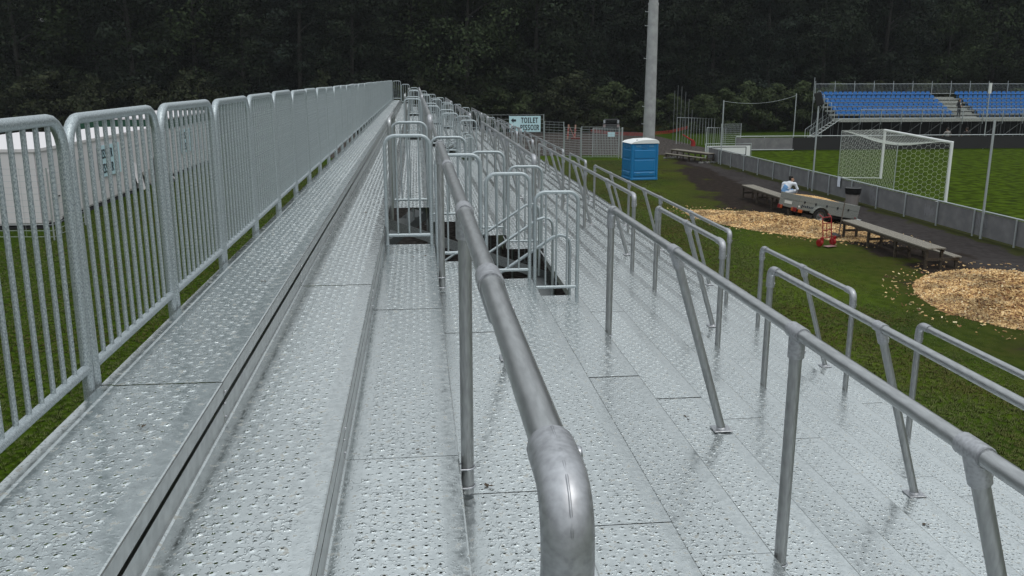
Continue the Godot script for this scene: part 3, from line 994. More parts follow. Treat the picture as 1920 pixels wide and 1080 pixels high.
func crown(height: float, low: float, rad: float, clumps: int, per: int, size: float, tone: Color, conic := 0.0) -> B:
	var b := B.new()
	b.coloured = true
	for k in clumps:
		var t := (k + rng.randf()) / clumps
		var y := lerpf(low, height, pow(t, 0.9))
		var prof := sin(PI * clampf(t * 0.86 + 0.12, 0, 1))
		if conic > 0.0: prof = lerpf(prof, 1.0 - t, conic) + 0.08
		var a := rng.randf() * TAU
		var rr := rad * prof * sqrt(rng.randf_range(0.25, 1.0))
		var c := Vector3(cos(a) * rr, y, sin(a) * rr)
		var cr := rad * rng.randf_range(0.22, 0.42) * (0.55 + 0.45 * prof)
		var f := rng.randf_range(0.65, 1.4)
		for j in per:
			var dir := Vector3(rng.randfn(), rng.randfn() * 0.8 + 0.25, rng.randfn()).normalized()
			var q := c + dir * Vector3(cr, cr * 0.62, cr) * rng.randf_range(0.55, 1.12)
			var nn := (dir + Vector3(rng.randfn(), rng.randfn() + 0.7, rng.randfn()) * 0.55).normalized()
			var g := f * rng.randf_range(0.85, 1.15)
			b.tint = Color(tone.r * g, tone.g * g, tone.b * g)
			leaf(b, q, nn, size * rng.randf_range(0.6, 1.3))
	return b

func trunk(height: float, r: float, limbs: int, rad: float) -> B:
	var b := B.new()
	var lean := Vector3(rng.randf_range(-0.04, 0.04), 0, rng.randf_range(-0.04, 0.04)) * height
	b.tube([Vector3(0, -0.4, 0), Vector3(0, 0.4, 0), lean * 0.4 + Vector3(0, height * 0.4, 0), lean + Vector3(0, height * 0.92, 0)], [r * 1.5, r * 1.1, r * 0.8, r * 0.15], 9, false)
	for i in limbs:
		var t := lerpf(0.3, 0.85, (i + rng.randf()) / limbs)
		var a := rng.randf() * TAU
		var p := lean * t + Vector3(0, height * t, 0)
		var q := p + Vector3(cos(a), 0.55, sin(a)) * rad * rng.randf_range(0.5, 0.9) * (1.15 - t)
		b.tube([p, p.lerp(q, 0.5) + Vector3(0, 0.2, 0), q], [r * 0.45, r * 0.28, r * 0.06], 6, false)
	return b

func make_forest() -> void:
	var kinds := []
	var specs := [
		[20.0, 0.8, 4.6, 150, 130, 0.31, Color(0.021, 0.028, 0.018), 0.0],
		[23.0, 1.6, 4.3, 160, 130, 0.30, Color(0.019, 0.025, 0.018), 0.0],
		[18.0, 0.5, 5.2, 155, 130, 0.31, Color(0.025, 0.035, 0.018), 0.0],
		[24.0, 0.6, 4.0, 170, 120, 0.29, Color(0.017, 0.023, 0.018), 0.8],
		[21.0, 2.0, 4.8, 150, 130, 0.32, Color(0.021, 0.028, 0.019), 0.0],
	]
	for s in specs:
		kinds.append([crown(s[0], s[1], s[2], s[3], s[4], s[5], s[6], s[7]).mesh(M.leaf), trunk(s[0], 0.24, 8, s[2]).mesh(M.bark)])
	var words := ["broad dark leafy tree", "tall slim dark tree", "round bushy dark tree", "conical dark evergreen tree", "high-crowned dark tree"]
	var rows := [[-101.0, 6.0, "front"], [-108.0, 5.6, "second"], [-116.0, 5.6, "third"], [-126.0, 5.8, "fourth"], [-140.0, 6.5, "back"]]
	for r in rows.size():
		var zz: float = rows[r][0]
		var x := -70.0 - 6.0 * r
		var c := 0
		while x < 104.0 + 6.0 * r:
			var kd := rng.randi() % 5
			c += 1
			var z := zz + rng.randf_range(-2.6, 2.6)
			var y := 0.0
			if z < -98.0: y = gy(z)
			var o := thing("forest_tree", "%s, %s from the left in the %s row of the wood" % [words[kd], nth(c), rows[r][2]], "tree", Vector3(x, y, z), rng.randf() * TAU, "trees of the dark wood behind")
			o.scale = Vector3.ONE * rng.randf_range(0.86, 1.2)
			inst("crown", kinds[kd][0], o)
			inst("trunk", kinds[kd][1], o)
			x += rows[r][1] * rng.randf_range(0.7, 1.3)
	# shrubs along the edge of the wood
	var shrubs := []
	for s in 4:
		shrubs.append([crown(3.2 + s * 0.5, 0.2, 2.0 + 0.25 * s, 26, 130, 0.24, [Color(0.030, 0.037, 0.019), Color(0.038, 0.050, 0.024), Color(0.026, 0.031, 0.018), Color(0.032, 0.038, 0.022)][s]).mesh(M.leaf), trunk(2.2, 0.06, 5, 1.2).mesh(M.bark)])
	var x := -66.0
	var c := 0
	while x < 96.0:
		c += 1
		var z := -96.5 + rng.randf_range(-1.6, 1.2)
		if x > 27.0: z = -93.5 + rng.randf_range(-1.4, 1.4)
		var o := thing("edge_shrub", "dark leafy shrub, %s from the left along the foot of the wood" % nth(c), "shrub", Vector3(x, 0, z), rng.randf() * TAU, "shrubs along the wood edge")
		var kd := rng.randi() % 4
		if x > 20.0 and x < 45.0: kd = 1
		o.scale = Vector3.ONE * rng.randf_range(0.8, 1.35)
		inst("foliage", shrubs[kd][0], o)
		inst("stem", shrubs[kd][1], o)
		x += rng.randf_range(2.2, 4.2)

func gy(z: float) -> float:
	var zs := [-98.0, -104.0, -112.0, -125.0, -140.0, -160.0]
	var ys := [0.0, 0.3, 1.2, 3.2, 6.0, 9.5]
	for j in 5:
		if z <= zs[j] and z >= zs[j + 1]:
			return lerpf(ys[j], ys[j + 1], (zs[j] - z) / (zs[j] - zs[j + 1]))
	return 0.0

# ---------------------------------------------------------------- seated stand across the pitch
func make_far_stand() -> void:
	var x0 := 38.7
	var x1 := 64.7
	var z0 := -79.0
	var deck := 2.02
	var s := thing("seated_stand", "low temporary stand with rows of blue seats across the pitch", "grandstand", Vector3(x0, 0, z0))
	var w := x1 - x0
	var b := B.new()
	b.box(Vector3(w / 2, deck - 0.14, -0.75), Vector3(w, 0.28, 1.5))
	part("front_deck", b, M.deck, s)
	var step := 0.34
	var go := 0.8
	for j in range(1, 6):
		var tb := B.new()
		tb.box(Vector3(w / 2, deck + step * j - 0.06, -1.5 - go * (j - 0.5)), Vector3(w, 0.12, go - 0.01))
		part("tier", tb, M.deck, s)
	# aisle steps
	for j in range(0, 6):
		var ab := B.new()
		ab.box(Vector3(12.9, deck + step * j + 0.075, -1.36 - go * (j - 0.0) + go * 0.5), Vector3(2.0, 0.15, 0.38))
		part("aisle_step", ab, M.deck, s)
	# one seat: pan, curved back
	var seat := B.new()
	seat.cbox(Vector3(0, 0.42, 0), Vector3(0.40, 0.05, 0.38), 0.018)
	var back := [Vector2(-0.20, 0.47), Vector2(0.20, 0.47), Vector2(0.21, 0.60), Vector2(0.17, 0.68), Vector2(0.08, 0.715), Vector2(-0.08, 0.715), Vector2(-0.17, 0.68), Vector2(-0.21, 0.60)]
	seat.slab(back, -0.22, -0.185, Transform3D(Basis(Vector3(1, 0, 0), -0.12), Vector3(0, 0, 0.05)))
	seat.box(Vector3(0, 0.2, -0.05), Vector3(0.06, 0.4, 0.06))
	var seat_mesh := seat.mesh(M.seat_blue)
	for j in 6:
		for i in 52:
			var x := 0.45 + 0.5 * i
			if x > 11.7 and x < 14.1: continue
			if x > w - 0.2: continue
			var o := inst("seat", seat_mesh, s, Vector3(x, deck + step * j, -1.05 - go * j))
			o.rotation.y = rng.randf_range(-0.03, 0.03)
	# fences behind and in front
	var rail_panel := B.new()
	for q in [[Vector3(0.03, 0, 0), Vector3(0.03, 1.05, 0)], [Vector3(1.97, 0, 0), Vector3(1.97, 1.05, 0)], [Vector3(0.03, 1.05, 0), Vector3(1.97, 1.05, 0)], [Vector3(0.03, 0.12, 0), Vector3(1.97, 0.12, 0)]]:
		rail_panel.tube(q, 0.02, 6, false)
	for i in 13:
		var x := 0.03 + 1.94 * (i + 1) / 14.0
		rail_panel.tube([Vector3(x, 0.12, 0), Vector3(x, 1.05, 0)], 0.008, 5, false)
	var rp := rail_panel.mesh(M.galv)
	var post := B.new()
	post.tube([Vector3(0, -0.8, 0), Vector3(0, 1.3, 0)], 0.026, 6)
	var pm := post.mesh(M.galv)
	var pm2b := B.new()
	pm2b.tube([Vector3(0, -0.5, 0), Vector3(0, 0.9, 0)], 0.024, 6)
	var pm2 := pm2b.mesh(M.galv)
	var top := deck + step * 5
	for i in 13:
		inst("back_fence_panel", rp, s, Vector3(2.0 * i, top - 0.02 + 0.6 - 0.22, -1.5 - go * 5 - 0.05))
		inst("back_post", pm, s, Vector3(2.0 * i, top + 0.4, -1.5 - go * 5 - 0.1))
		if i >= 1:
			var f := inst("front_rail_panel", rp, s, Vector3(2.0 * i, deck - 0.02, 0.02))
			f.scale.y = 0.85
			inst("front_post", pm2, s, Vector3(2.0 * i, deck, 0.06))
	# scaffold below
	var leg := B.new()
	leg.tube([Vector3.ZERO, Vector3(0, deck - 0.28, 0)], 0.026, 6, false)
	var lm := leg.mesh(M.scaffold)
	var br := B.new()
	br.tube([Vector3(0, 0.2, 0), Vector3(2.0, deck - 0.4, 0)], 0.02, 6, false)
	var bm := br.mesh(M.scaffold)
	for i in 14:
		for z in [-0.1, -1.6, -3.4, -5.3]:
			inst("standard", lm, s, Vector3(2.0 * i if i < 13 else w, 0, z))
		if i < 13: inst("brace", bm, s, Vector3(2.0 * i, 0, -0.12))
	var bk := B.new()
	bk.box(Vector3(w / 2, 1.2, -1.5 - go * 5 - 0.2), Vector3(w, 2.4, 0.04))
	part("back_sheet", bk, M.board_black, s)
	# access stair at the left end
	var st := thing("stand_stair", "steel access stair with hand rails at the left end of blue seats", "stairs", Vector3(x0, 0, z0))
	for i in 9:
		var q := B.new()
		q.box(Vector3(-2.55 + 0.3 * i, 0.2 + 0.2 * i, -0.5), Vector3(0.28, 0.04, 0.9))
		part("step", q, M.deck, st)
	for z in [0.0, -1.0]:
		var q := B.new()
		q.tube([Vector3(-2.75, 0, z), Vector3(-2.75, 1.05, z), Vector3(0.1, 2.02 + 1.0, z), Vector3(0.1, 2.02, z)], 0.026, 8)
		part("handrail", q, M.galv, st)
		var q2 := B.new()
		q2.tube([Vector3(-2.75, 0.12, z), Vector3(0.1, 2.0, z)], 0.03, 6)
		part("stringer", q2, M.galv, st)
		for i in 9:
			var q3 := B.new()
			var x := -2.5 + 0.28 * i
			q3.tube([Vector3(x, 0.2 + (x + 2.6) * 0.66, z), Vector3(x, 1.05 + (x + 2.75) * 0.69, z)], 0.011, 5, false)
			part("baluster", q3, M.galv, st)
	# end frames with looped tops climbing the left side
	var ef := thing("stand_end_frames", "looped tube end frames stepping up the left side of the blue stand", "guard frame", Vector3(x0 - 0.15, 0, z0))
	for j in 5:
		var q := B.new()
		q.tube(arch(0.72, 1.1, 0.12), 0.022, 8)
		var o := part("loop", q, M.galv, ef, Vector3(0, deck + step * j, -1.1 - go * j))
		o.rotation.y = PI / 2
	var pp := B.new()
	pp.tube([Vector3(0, 0, -1.5 - go * 5), Vector3(0, 5.75, -1.5 - go * 5)], 0.03, 8)
	pp.tube([Vector3(-0.1, 0, -3.0), Vector3(-0.1, 4.2, -3.0)], 0.025, 8)
	pp.tube([Vector3(-0.1, 0.4, -5.4), Vector3(-0.1, 3.4, -3.0)], 0.02, 8)
	part("corner_standard", pp, M.galv, ef)

# ---------------------------------------------------------------- boards and posts round the pitch
func make_pitch_barrier() -> void:
	var o := thing("pitch_barrier", "grey board barrier with galvanised posts and rail beside asphalt path", "barrier", Vector3(20.4, 0, -61.0))
	var n := 21
	var pitchz := 2.36
	var pb := B.new()
	pb.tube([Vector3(0, 0, 0), Vector3(0, 0.97, 0)], 0.032, 10)
	var pm := pb.mesh(M.galv)
	for i in n + 1:
		inst("post", pm, o, Vector3(-0.035, 0, pitchz * i))
		if i < n:
			var bb := B.new()
			bb.box(Vector3(0.03, 0.50, pitchz * (i + 0.5)), Vector3(0.02, 0.86, pitchz - 0.02))
			part("board", bb, M.board_grey, o)
			var rb := B.new()
			rb.tube([Vector3(0, 0.99, pitchz * i), Vector3(0, 0.99, pitchz * (i + 1))], 0.028, 10, false)
			part("rail", rb, M.galv, o)
	# pale old marks left where posters were torn off
	for q in [[9.7, 0.9], [11.6, 0.8], [13.0, 0.9]]:
		var mb := B.new()
		for k in 9:
			mb.box(Vector3(0.018, 0.55 + rng.randf_range(-0.12, 0.12), pitchz * q[0] + q[1] * 0.1 * k), Vector3(0.003, rng.randf_range(0.15, 0.5), 0.035))
		part("worn_mark", mb, mat(Color(0.50, 0.50, 0.52), 0.85), o)
	# tall thin poles with the net line
	var names := ["near right", "middle", "far left"]
	var zz := [-29.7, -43.8, -58.0]
	for i in 3:
		var t := thing("net_pole", ["tall galvanised pole by the path right of the goal", "tall galvanised pole under the loudspeaker left of the goal", "tall galvanised pole behind the two-tier bench and its gates"][i], "pole", Vector3(20.29, 0, zz[i]), 0.0, "tall poles along the pitch barrier")
		var q := B.new()
		q.tube([Vector3.ZERO, Vector3(0, 4.25, 0)], 0.042, 12)
		part("pole", q, M.galv, t)
		var q2 := B.new()
		q2.tube([Vector3(0, 0.95, 0), Vector3(0, 1.03, 0)], 0.06, 10)
		part("collar", q2, M.galv, t)
	var sp := thing("loudspeaker", "black loudspeaker tilted on top of the middle pole", "loudspeaker", Vector3(20.29, 4.25, -43.8), -0.5)
	var sb := B.new()
	sb.cbox(Vector3(0, 0.42, 0), Vector3(0.36, 0.66, 0.3), 0.03, Basis(Vector3(0, 0, 1), 0.3))
	part("cabinet", sb, M.speaker, sp)
	var sb2 := B.new()
	sb2.tube([Vector3(0, 0, 0), Vector3(0, 0.15, 0)], 0.035, 8)
	part("bracket", sb2, M.galv, sp)
	# far side of the pitch
	var f := thing("far_pitch_barrier", "low barrier with black cover along the far side of the pitch", "barrier", Vector3(25.3, 0, -69.0))
	for i in 22:
		var q := B.new()
		var m: Material = M.board_grey if i < 2 else M.board_black
		q.box(Vector3(2.36 * (i + 0.5), 0.55, 0.03), Vector3(2.34 if i < 2 else 2.36, 1.0, 0.02))
		part("board", q, m, f)
		inst("post", pm, f, Vector3(2.36 * i, 0.12, -0.02))
		var rb := B.new()
		rb.tube([Vector3(2.36 * i, 1.16, 0), Vector3(2.36 * (i + 1), 1.16, 0)], 0.03, 8, false)
		part("rail", rb, M.galv, f)
	var k := B.new()
	k.tube([Vector3(0.2, 0.1, 0.1), Vector3(4.8, 0.1, 0.1)], 0.03, 6)
	part("kerb_rail", k, M.galv, f)
	for i in 2:
		var t := thing("far_pole", ["thin pale pole on the far barrier between gates and blue stand", "thin pole with white sleeve standing before the blue seats"][i], "pole", Vector3([30.1, 46.45][i], 0, -69.1))
		var q := B.new()
		q.tube([Vector3.ZERO, Vector3(0, [4.5, 5.2][i], 0)], 0.04, 8)
		part("pole", q, M.galv, t)
		if i == 1:
			var c := B.new()
			c.tube([Vector3(0, 4.45, 0), Vector3(0, 4.5, 0), Vector3(0, 5.28, 0), Vector3(0, 5.3, 0)], [0.08, 0.12, 0.12, 0.09], 12)
			part("white_sleeve", c, M.white_paint, t)
	var line := B.new()
	var pts := []
	for i in 13:
		var t := i / 12.0
		pts.append(Vector3(20.29, 4.2, -58.0).lerp(Vector3(30.1, 4.35, -69.1), t) - Vector3(0, 1.4 * t * (1 - t), 0))
	line.tube(pts, 0.012, 5)
	tag(part("net_line", line, M.galv, self), "thin sagging line strung between two pale poles before the wood", "cable")
	# low board between path and pitch at the far corner
	var c := thing("corner_hoarding", "low white advertising hoarding with black frame at the barrier corner", "hoarding", Vector3(20.5, 0, -61.9))
	var q := B.new()
	q.tube([Vector3(0, 0, 0), Vector3(0, 1.12, 0), Vector3(3.4, 1.12, -0.1), Vector3(3.4, 0, -0.1)], 0.035, 8)
	part("frame", q, M.galv, c)
	var q2 := B.new()
	q2.box(Vector3(1.7, 0.6, 0), Vector3(3.2, 0.75, 0.03))
	part("board", q2, M.white_paint, c)
	var q3 := B.new()
	for r in [[Vector3(1.7, 0.88, 0.02), Vector3(2.6, 0.05, 0.01)], [Vector3(1.7, 0.34, 0.02), Vector3(2.6, 0.05, 0.01)], [Vector3(0.42, 0.61, 0.02), Vector3(0.05, 0.49, 0.01)], [Vector3(2.98, 0.61, 0.02), Vector3(0.05, 0.49, 0.01)]]:
		q3.box(r[0], r[1])
	part("black_border", q3, M.black, c)
	# white cloth over the rail
	var cl := B.new()
	var prof := [Vector2(-0.05, 0.55), Vector2(-0.06, 0.8), Vector2(-0.045, 1.0), Vector2(0.0, 1.035), Vector2(0.045, 1.0), Vector2(0.05, 0.85)]
	for i in 6:
		for j in prof.size() - 1:
			var za := 0.05 * i
			var zb := 0.05 * (i + 1)
			var wa := 0.012 * sin(i * 2.1)
			var wb := 0.012 * sin((i + 1) * 2.1)
			cl.quad(Vector3(prof[j].x - wa, prof[j].y, za), Vector3(prof[j + 1].x - wa, prof[j + 1].y, za), Vector3(prof[j + 1].x - wb, prof[j + 1].y, zb), Vector3(prof[j].x - wb, prof[j].y, zb), Vector3(-1 if j < 3 else 1, 0.3, 0).normalized())
	var cm := mat(Color(0.72, 0.74, 0.78), 0.9)
	cm.cull_mode = BaseMaterial3D.CULL_DISABLED
	tag(part("hanging_cloth", cl, cm, self, Vector3(20.4, 0, -41.2)), "white cloth hung over the barrier rail behind the trailer", "cloth")

# ---------------------------------------------------------------- goal with hexagon net
func hexnet(b: B, o: Vector3, u: Vector3, w: Vector3, cell: float, sag: Vector3, r := 0.0045) -> void:
	var lu := u.length()
	var lw := w.length()
	var a := cell / sqrt(3.0)
	var nu := int(lu / (1.5 * a)) + 1
	var nw := int(lw / cell) + 1
	var at := func(s: float, t: float) -> Vector3:
		s = clampf(s / lu, 0, 1); t = clampf(t / lw, 0, 1)
		return o + u * s + w * t + sag * (16.0 * s * (1 - s) * t * (1 - t))
	for i in nu:
		for j in nw:
			var cx := i * 1.5 * a
			var cy := (j + (0.5 if i % 2 == 1 else 0.0)) * cell
			var h := []
			for k in 4:
				var an := PI / 3 * k
				h.append([cx + cos(an) * a, cy + sin(an) * a])
			for k in 3:
				var p: Vector3 = at.call(h[k][0], h[k][1])
				var q: Vector3 = at.call(h[k + 1][0], h[k + 1][1])
				if p.distance_to(q) > 0.03: b.tube([p, q], r, 3, false)

func make_goal() -> void:
	var h := 2.85
	var pr := Vector3(24.6, 0, -38.9)
	var pl := Vector3(26.7, 0, -48.8)
	var g := thing("football_goal", "white football goal with sagging hexagon net inside the barrier", "goal", pr)
	var u := pl - pr
	var d := Vector3(-2.35, 0, -0.5)
	var top := Vector3(0, h, 0)
	for p in [Vector3.ZERO, u]:
		var b := B.new()
		b.cbox(p + top * 0.5, Vector3(0.12, h, 0.12), 0.02)
		part("upright", b, M.white_paint, g)
	var cb := B.new()
	cb.tube([top + Vector3(0, -0.06, 0), u + top + Vector3(0, -0.06, 0)], 0.062, 12)
	part("crossbar", cb, M.white_paint, g)
	var fr := B.new()
	for q in [[Vector3.ZERO, d], [u, u + d], [d, u + d]]:
		fr.tube([q[0] + Vector3(0, 0.05, 0), q[1] + Vector3(0, 0.05, 0)], 0.018, 8)
	part("ground_frame", fr, M.white_paint, g)
	for q in [[d, d + top * 0.96], [u + d, u + d + top * 0.96]]:
		var b := B.new()
		b.tube([q[0], q[1]], 0.02, 8)
		part("back_stay", b, M.galv, g)
	var nb := B.new()
	hexnet(nb, d, u, top * 0.96, 0.24, Vector3.ZERO)
	hexnet(nb, Vector3.ZERO, d, top * 0.97, 0.24, Vector3.ZERO)
	hexnet(nb, u, d, top * 0.97, 0.24, Vector3.ZERO)
	hexnet(nb, top, u, d - top * 0.04, 0.22, Vector3(0, -0.42, 0), 0.0055)
	var n := part("net", nb, M.net_cord, g)
	n.set_meta("kind", "stuff")

# ---------------------------------------------------------------- yard beyond the terrace: fences, sign, toilet, mast
func mesh_panel(label: String, p: Vector3, q: Vector3, h: float, wires: int, uprights := 0, group := "wire mesh fence panels behind the terrace", called := "wire_fence_panel") -> Node3D:
	var o := thing(called, label, "fence panel", p, atan2(-(q.z - p.z), q.x - p.x), group)
	var w := Vector2(q.x - p.x, q.z - p.z).length()
	for x in [0.0, w]:
		var b := B.new()
		b.tube([Vector3(x, 0, 0), Vector3(x, h, 0)], 0.03, 8)
		part("post", b, M.galv, o)
	var b2 := B.new()
	for i in wires:
		var y := 0.12 + (h - 0.16) * i / (wires - 1)
		b2.tube([Vector3(0, y, 0.0), Vector3(w, y, 0.0)], 0.008, 4, false)
	for i in uprights:
		var x := w * (i + 1) / (uprights + 1)
		b2.tube([Vector3(x, 0.12, 0), Vector3(x, h - 0.04, 0)], 0.006, 4, false)
	part("wires", b2, M.galv, o)
	return o

func lettering(text: String, size: float, width: float, parent: Node3D, at: Vector3, m: Material, squeeze := 1.0) -> MeshInstance3D:
	var t := TextMesh.new()
	var f := SystemFont.new()
	f.font_names = PackedStringArray(["Droid Sans"])
	f.font_weight = 700
	t.font = f
	t.text = text
	t.font_size = 64
	t.pixel_size = size / 46.0
	t.depth = 0.012
	t.material = m
	var o := MeshInstance3D.new()
	o.name = "lettering"
	o.mesh = t
	parent.add_child(o, true)
	o.position = at
	var bw := t.get_aabb().size.x
	if width > 0 and bw > 0: o.scale.x = width / bw
	return o

func arrow(b: B, at: Vector3, s: float, dir: float) -> void:
	b.slab([Vector2(0, -0.5), Vector2(dir * -0.5, 0), Vector2(0, 0.5)], 0.0, 0.01, Transform3D(Basis.IDENTITY.scaled(Vector3(s, s, 1)), at))
	b.slab([Vector2(0, -0.22), Vector2(dir * 0.55, -0.22), Vector2(dir * 0.55, 0.22), Vector2(0, 0.22)], 0.0, 0.01, Transform3D(Basis.IDENTITY.scaled(Vector3(s, s, 1)), at))

func make_yard() -> void:
	mesh_panel("tall dark wire fence panel carrying the blue toilet sign", Vector3(5.0, 0, -66.9), Vector3(9.5, 0, -66.8), 3.05, 10, 6)
	mesh_panel("wire fence panel just right of the toilet sign", Vector3(9.55, 0, -66.7), Vector3(10.8, 0, -65.4), 2.55, 13, 3)
	mesh_panel("wire fence panel second to the right of the toilet sign", Vector3(10.85, 0, -65.3), Vector3(11.8, 0, -63.9), 2.2, 13, 2)
	mesh_panel("wire fence panel joining the tube gate left of blue toilet", Vector3(11.85, 0, -63.8), Vector3(14.5, 0, -63.3), 2.3, 13, 4)
	var sg := thing("toilet_sign", "pale blue sign with dark TOILET and PISSOIR lettering and arrows", "sign", Vector3(8.03, 2.36, -66.45))
	var b := B.new()
	b.box(Vector3.ZERO, Vector3(2.36, 1.16, 0.02))
	part("board", b, M.sign_blue, sg)
	lettering("TOILET", 0.40, 1.28, sg, Vector3(0.35, 0.26, 0.016), M.dark_text)
	lettering("PISSOIR", 0.40, 1.42, sg, Vector3(0.35, -0.27, 0.016), M.dark_text)
	var ab := B.new()
	arrow(ab, Vector3(-0.86, 0.26, 0.012), 0.36, 1.0)
	arrow(ab, Vector3(-0.86, -0.27, 0.012), 0.36, 1.0)
	part("arrows", ab, M.dark_text, sg)
	# tube gate with bars
	var gt := tube_gate("galvanised bar gate with white notice, left of the blue toilet", Vector3(12.75, 0, -64.1), Vector3(14.75, 0, -63.6), 2.15, 17)
	var nb := B.new()
	nb.box(Vector3(1.32, 1.72, 0.035), Vector3(0.5, 0.34, 0.01))
	part("notice", nb, M.sign_blue, gt)
	var gp := B.new()
	gp.cbox(Vector3(2.1, 1.1, 0), Vector3(0.12, 2.2, 0.12), 0.015)
	part("gate_post", gp, M.galv, gt)
	tube_gate("tall galvanised bar gate standing open behind the two-tier bench", Vector3(22.6, 0, -76.3), Vector3(25.3, 0, -73.6), 2.35, 13)
	tube_gate("smaller bar gate leaning towards the barrier corner", Vector3(22.1, 0, -66.6), Vector3(23.6, 0, -66.2), 2.0, 9)
	mesh_panel("wire mesh gate leaf between barrier corner and the pitch end", Vector3(24.2, 0, -69.4), Vector3(25.9, 0, -69.6), 2.15, 14, 14)
	# row of thin poles
	var poles := [Vector3(25.06, 2.86, -80.0), Vector3(24.75, 3.82, -80.1), Vector3(24.45, 4.48, -80.2), Vector3(24.1, 4.95, -80.3), Vector3(23.77, 5.05, -80.4), Vector3(23.5, 4.58, -80.5)]
	for i in poles.size():
		var q := B.new()
		q.tube([Vector3.ZERO, Vector3(0, poles[i].y, 0)], 0.024, 6)
		tag(part("thin_pole", q, M.scaffold, self, Vector3(poles[i].x, 0, poles[i].z)), "thin grey pole before the wood, %s from the right behind the open gate" % nth(i + 1), "pole", "thin poles behind the gate")
	# floodlight mast
	var ms := thing("floodlight_mast", "thick grey floodlight mast rising behind the blue toilet", "mast", Vector3(15.03, 0, -57.0))
	var mb := B.new()
	mb.tube([Vector3.ZERO, Vector3(0, 7.0, 0), Vector3(0, 10.2, 0)], [0.40, 0.345, 0.315], 24)
	part("lower_shaft", mb, M.mast, ms)
	var mb2 := B.new()
	mb2.tube([Vector3(0, 10.2, 0), Vector3(0, 24.0, 0)], [0.29, 0.16], 24)
	mb2.tube([Vector3(0, 10.15, 0), Vector3(0, 10.3, 0)], [0.335, 0.335], 24)
	part("upper_shaft", mb2, M.mast, ms)
	for y in [2.8, 3.9, 6.9, 8.9, 9.75, 11.0]:
		var q := B.new()
		q.tube([Vector3(-0.30, y, 0.1), Vector3(-0.52, y, 0.1), Vector3(-0.52, y + 0.05, 0.1)], 0.02, 6)
		part("climbing_peg", q, M.galv, ms)
	# red plastic net trailing on the grass
	var net := B.new()
	var pts := [Vector3(16.5, 0.9, -84.0), Vector3(19.0, 0.55, -85.0), Vector3(22.0, 0.4, -86.0), Vector3(25.0, 0.55, -87.0), Vector3(27.0, 0.95, -87.5)]
	for i in pts.size() - 1:
		for k in 3:
			net.tube([pts[i] + Vector3(0, 0.11 * k - 0.2, 0), pts[i + 1] + Vector3(0, 0.11 * k - 0.2, 0)], 0.022, 5, false)
		for k in 12:
			var p: Vector3 = pts[i].lerp(pts[i + 1], k / 12.0)
			net.tube([p + Vector3(0, -0.2, 0), p + Vector3(0, 0.03, 0)], 0.015, 4, false)
	tag(part("red_barrier_net", net, M.red_net, self), "sagging red plastic barrier net before the wood behind the mast", "barrier net")
	var bundle := B.new()
	bundle.tube([Vector3(0, 1.0, 0), Vector3(0.4, 0.75, 0.1), Vector3(0.8, 0.5, 0.1), Vector3(0.95, 0.25, 0.1)], [0.04, 0.06, 0.09, 0.16], 8)
	bundle.tube([Vector3(0.95, 0.0, 0.1), Vector3(0.95, 0.3, 0.1), Vector3(0.9, 0.55, 0.1)], [0.2, 0.2, 0.08], 8)
	tag(part("red_net_bundle", bundle, M.red_net, self, Vector3(22.6, 0, -74.6)), "bundle of red net behind the bars of the open gate", "net")
	# parked car seen over the gate
	var car := thing("parked_car", "dark estate car parked on gravel beyond the bar gate", "car", Vector3(20.2, 0, -92.0), -0.2)
	var cb := B.new()
	cb.cbox(Vector3(0, 0.62, -2.0), Vector3(1.78, 0.72, 4.3), 0.1)
	part("body", cb, mat(Color(0.07, 0.075, 0.085), 0.3, 0.3), car)
	var cc := B.new()
	cc.cbox(Vector3(0, 1.22, -2.1), Vector3(1.55, 0.55, 3.4), 0.12)
	part("cabin", cc, mat(Color(0.07, 0.075, 0.085), 0.3, 0.3), car)
	var cw := B.new()
	cw.box(Vector3(0, 1.24, -0.395), Vector3(1.2, 0.36, 0.02))
	part("rear_window", cw, mat(Color(0.10, 0.11, 0.12), 0.1), car)
	for x in [-0.72, 0.72]:
		var q := B.new()
		q.cbox(Vector3(x, 0.82, 0.155), Vector3(0.26, 0.3, 0.03), 0.01)
		part("tail_light", q, mat(Color(0.55, 0.5, 0.5), 0.3), car)
		var q4 := B.new()
		q4.cbox(Vector3(x, 1.24, -0.385), Vector3(0.2, 0.36, 0.03), 0.01)
		part("side_pillar", q4, mat(Color(0.6, 0.62, 0.64), 0.3), car)
		for z in [-0.75, -3.3]:
			var q2 := B.new()
			q2.lathe([[0.0, 0.1], [0.2, 0.1], [0.3, 0.09], [0.31, 0.0], [0.3, -0.09], [0.2, -0.1], [0.0, -0.1]], 16, Vector3(x * 1.13, 0.31, z), Basis(Vector3(0, 0, 1), PI / 2))
			part("wheel", q2, M.rubber, car)
	# trestle of red and white boards
	var tr := thing("barrier_trestle", "red and white barrier trestle standing on the gravel yard", "trestle", Vector3(14.6, 0, -84.0))
	for q in [[Vector3(-0.36, 0, 0), Vector3(-0.26, 1.4, 0)], [Vector3(0.32, 0, 0), Vector3(0.40, 1.35, 0)]]:
		var p := B.new()
		p.cbox((q[0] + q[1]) * 0.5, Vector3(0.14, 1.4, 0.06), 0.01, Basis(Vector3(0, 0, 1), -0.06))
		part("upright", p, mat(Color(0.62, 0.50, 0.44), 0.7), tr)
		for y in [0.45, 0.9]:
			var s := B.new()
			s.cbox(q[0].lerp(q[1], y / 1.4) + Vector3(0, 0, 0.005), Vector3(0.16, 0.2, 0.08), 0.01)
			part("red_band", s, M.red_paint, tr)
	var dg := B.new()
	dg.tube([Vector3(-0.25, 1.3, 0.06), Vector3(0.3, 0.15, 0.06)], 0.035, 6)
	part("diagonal", dg, mat(Color(0.6, 0.4, 0.36), 0.7), tr)
	var ft := B.new()
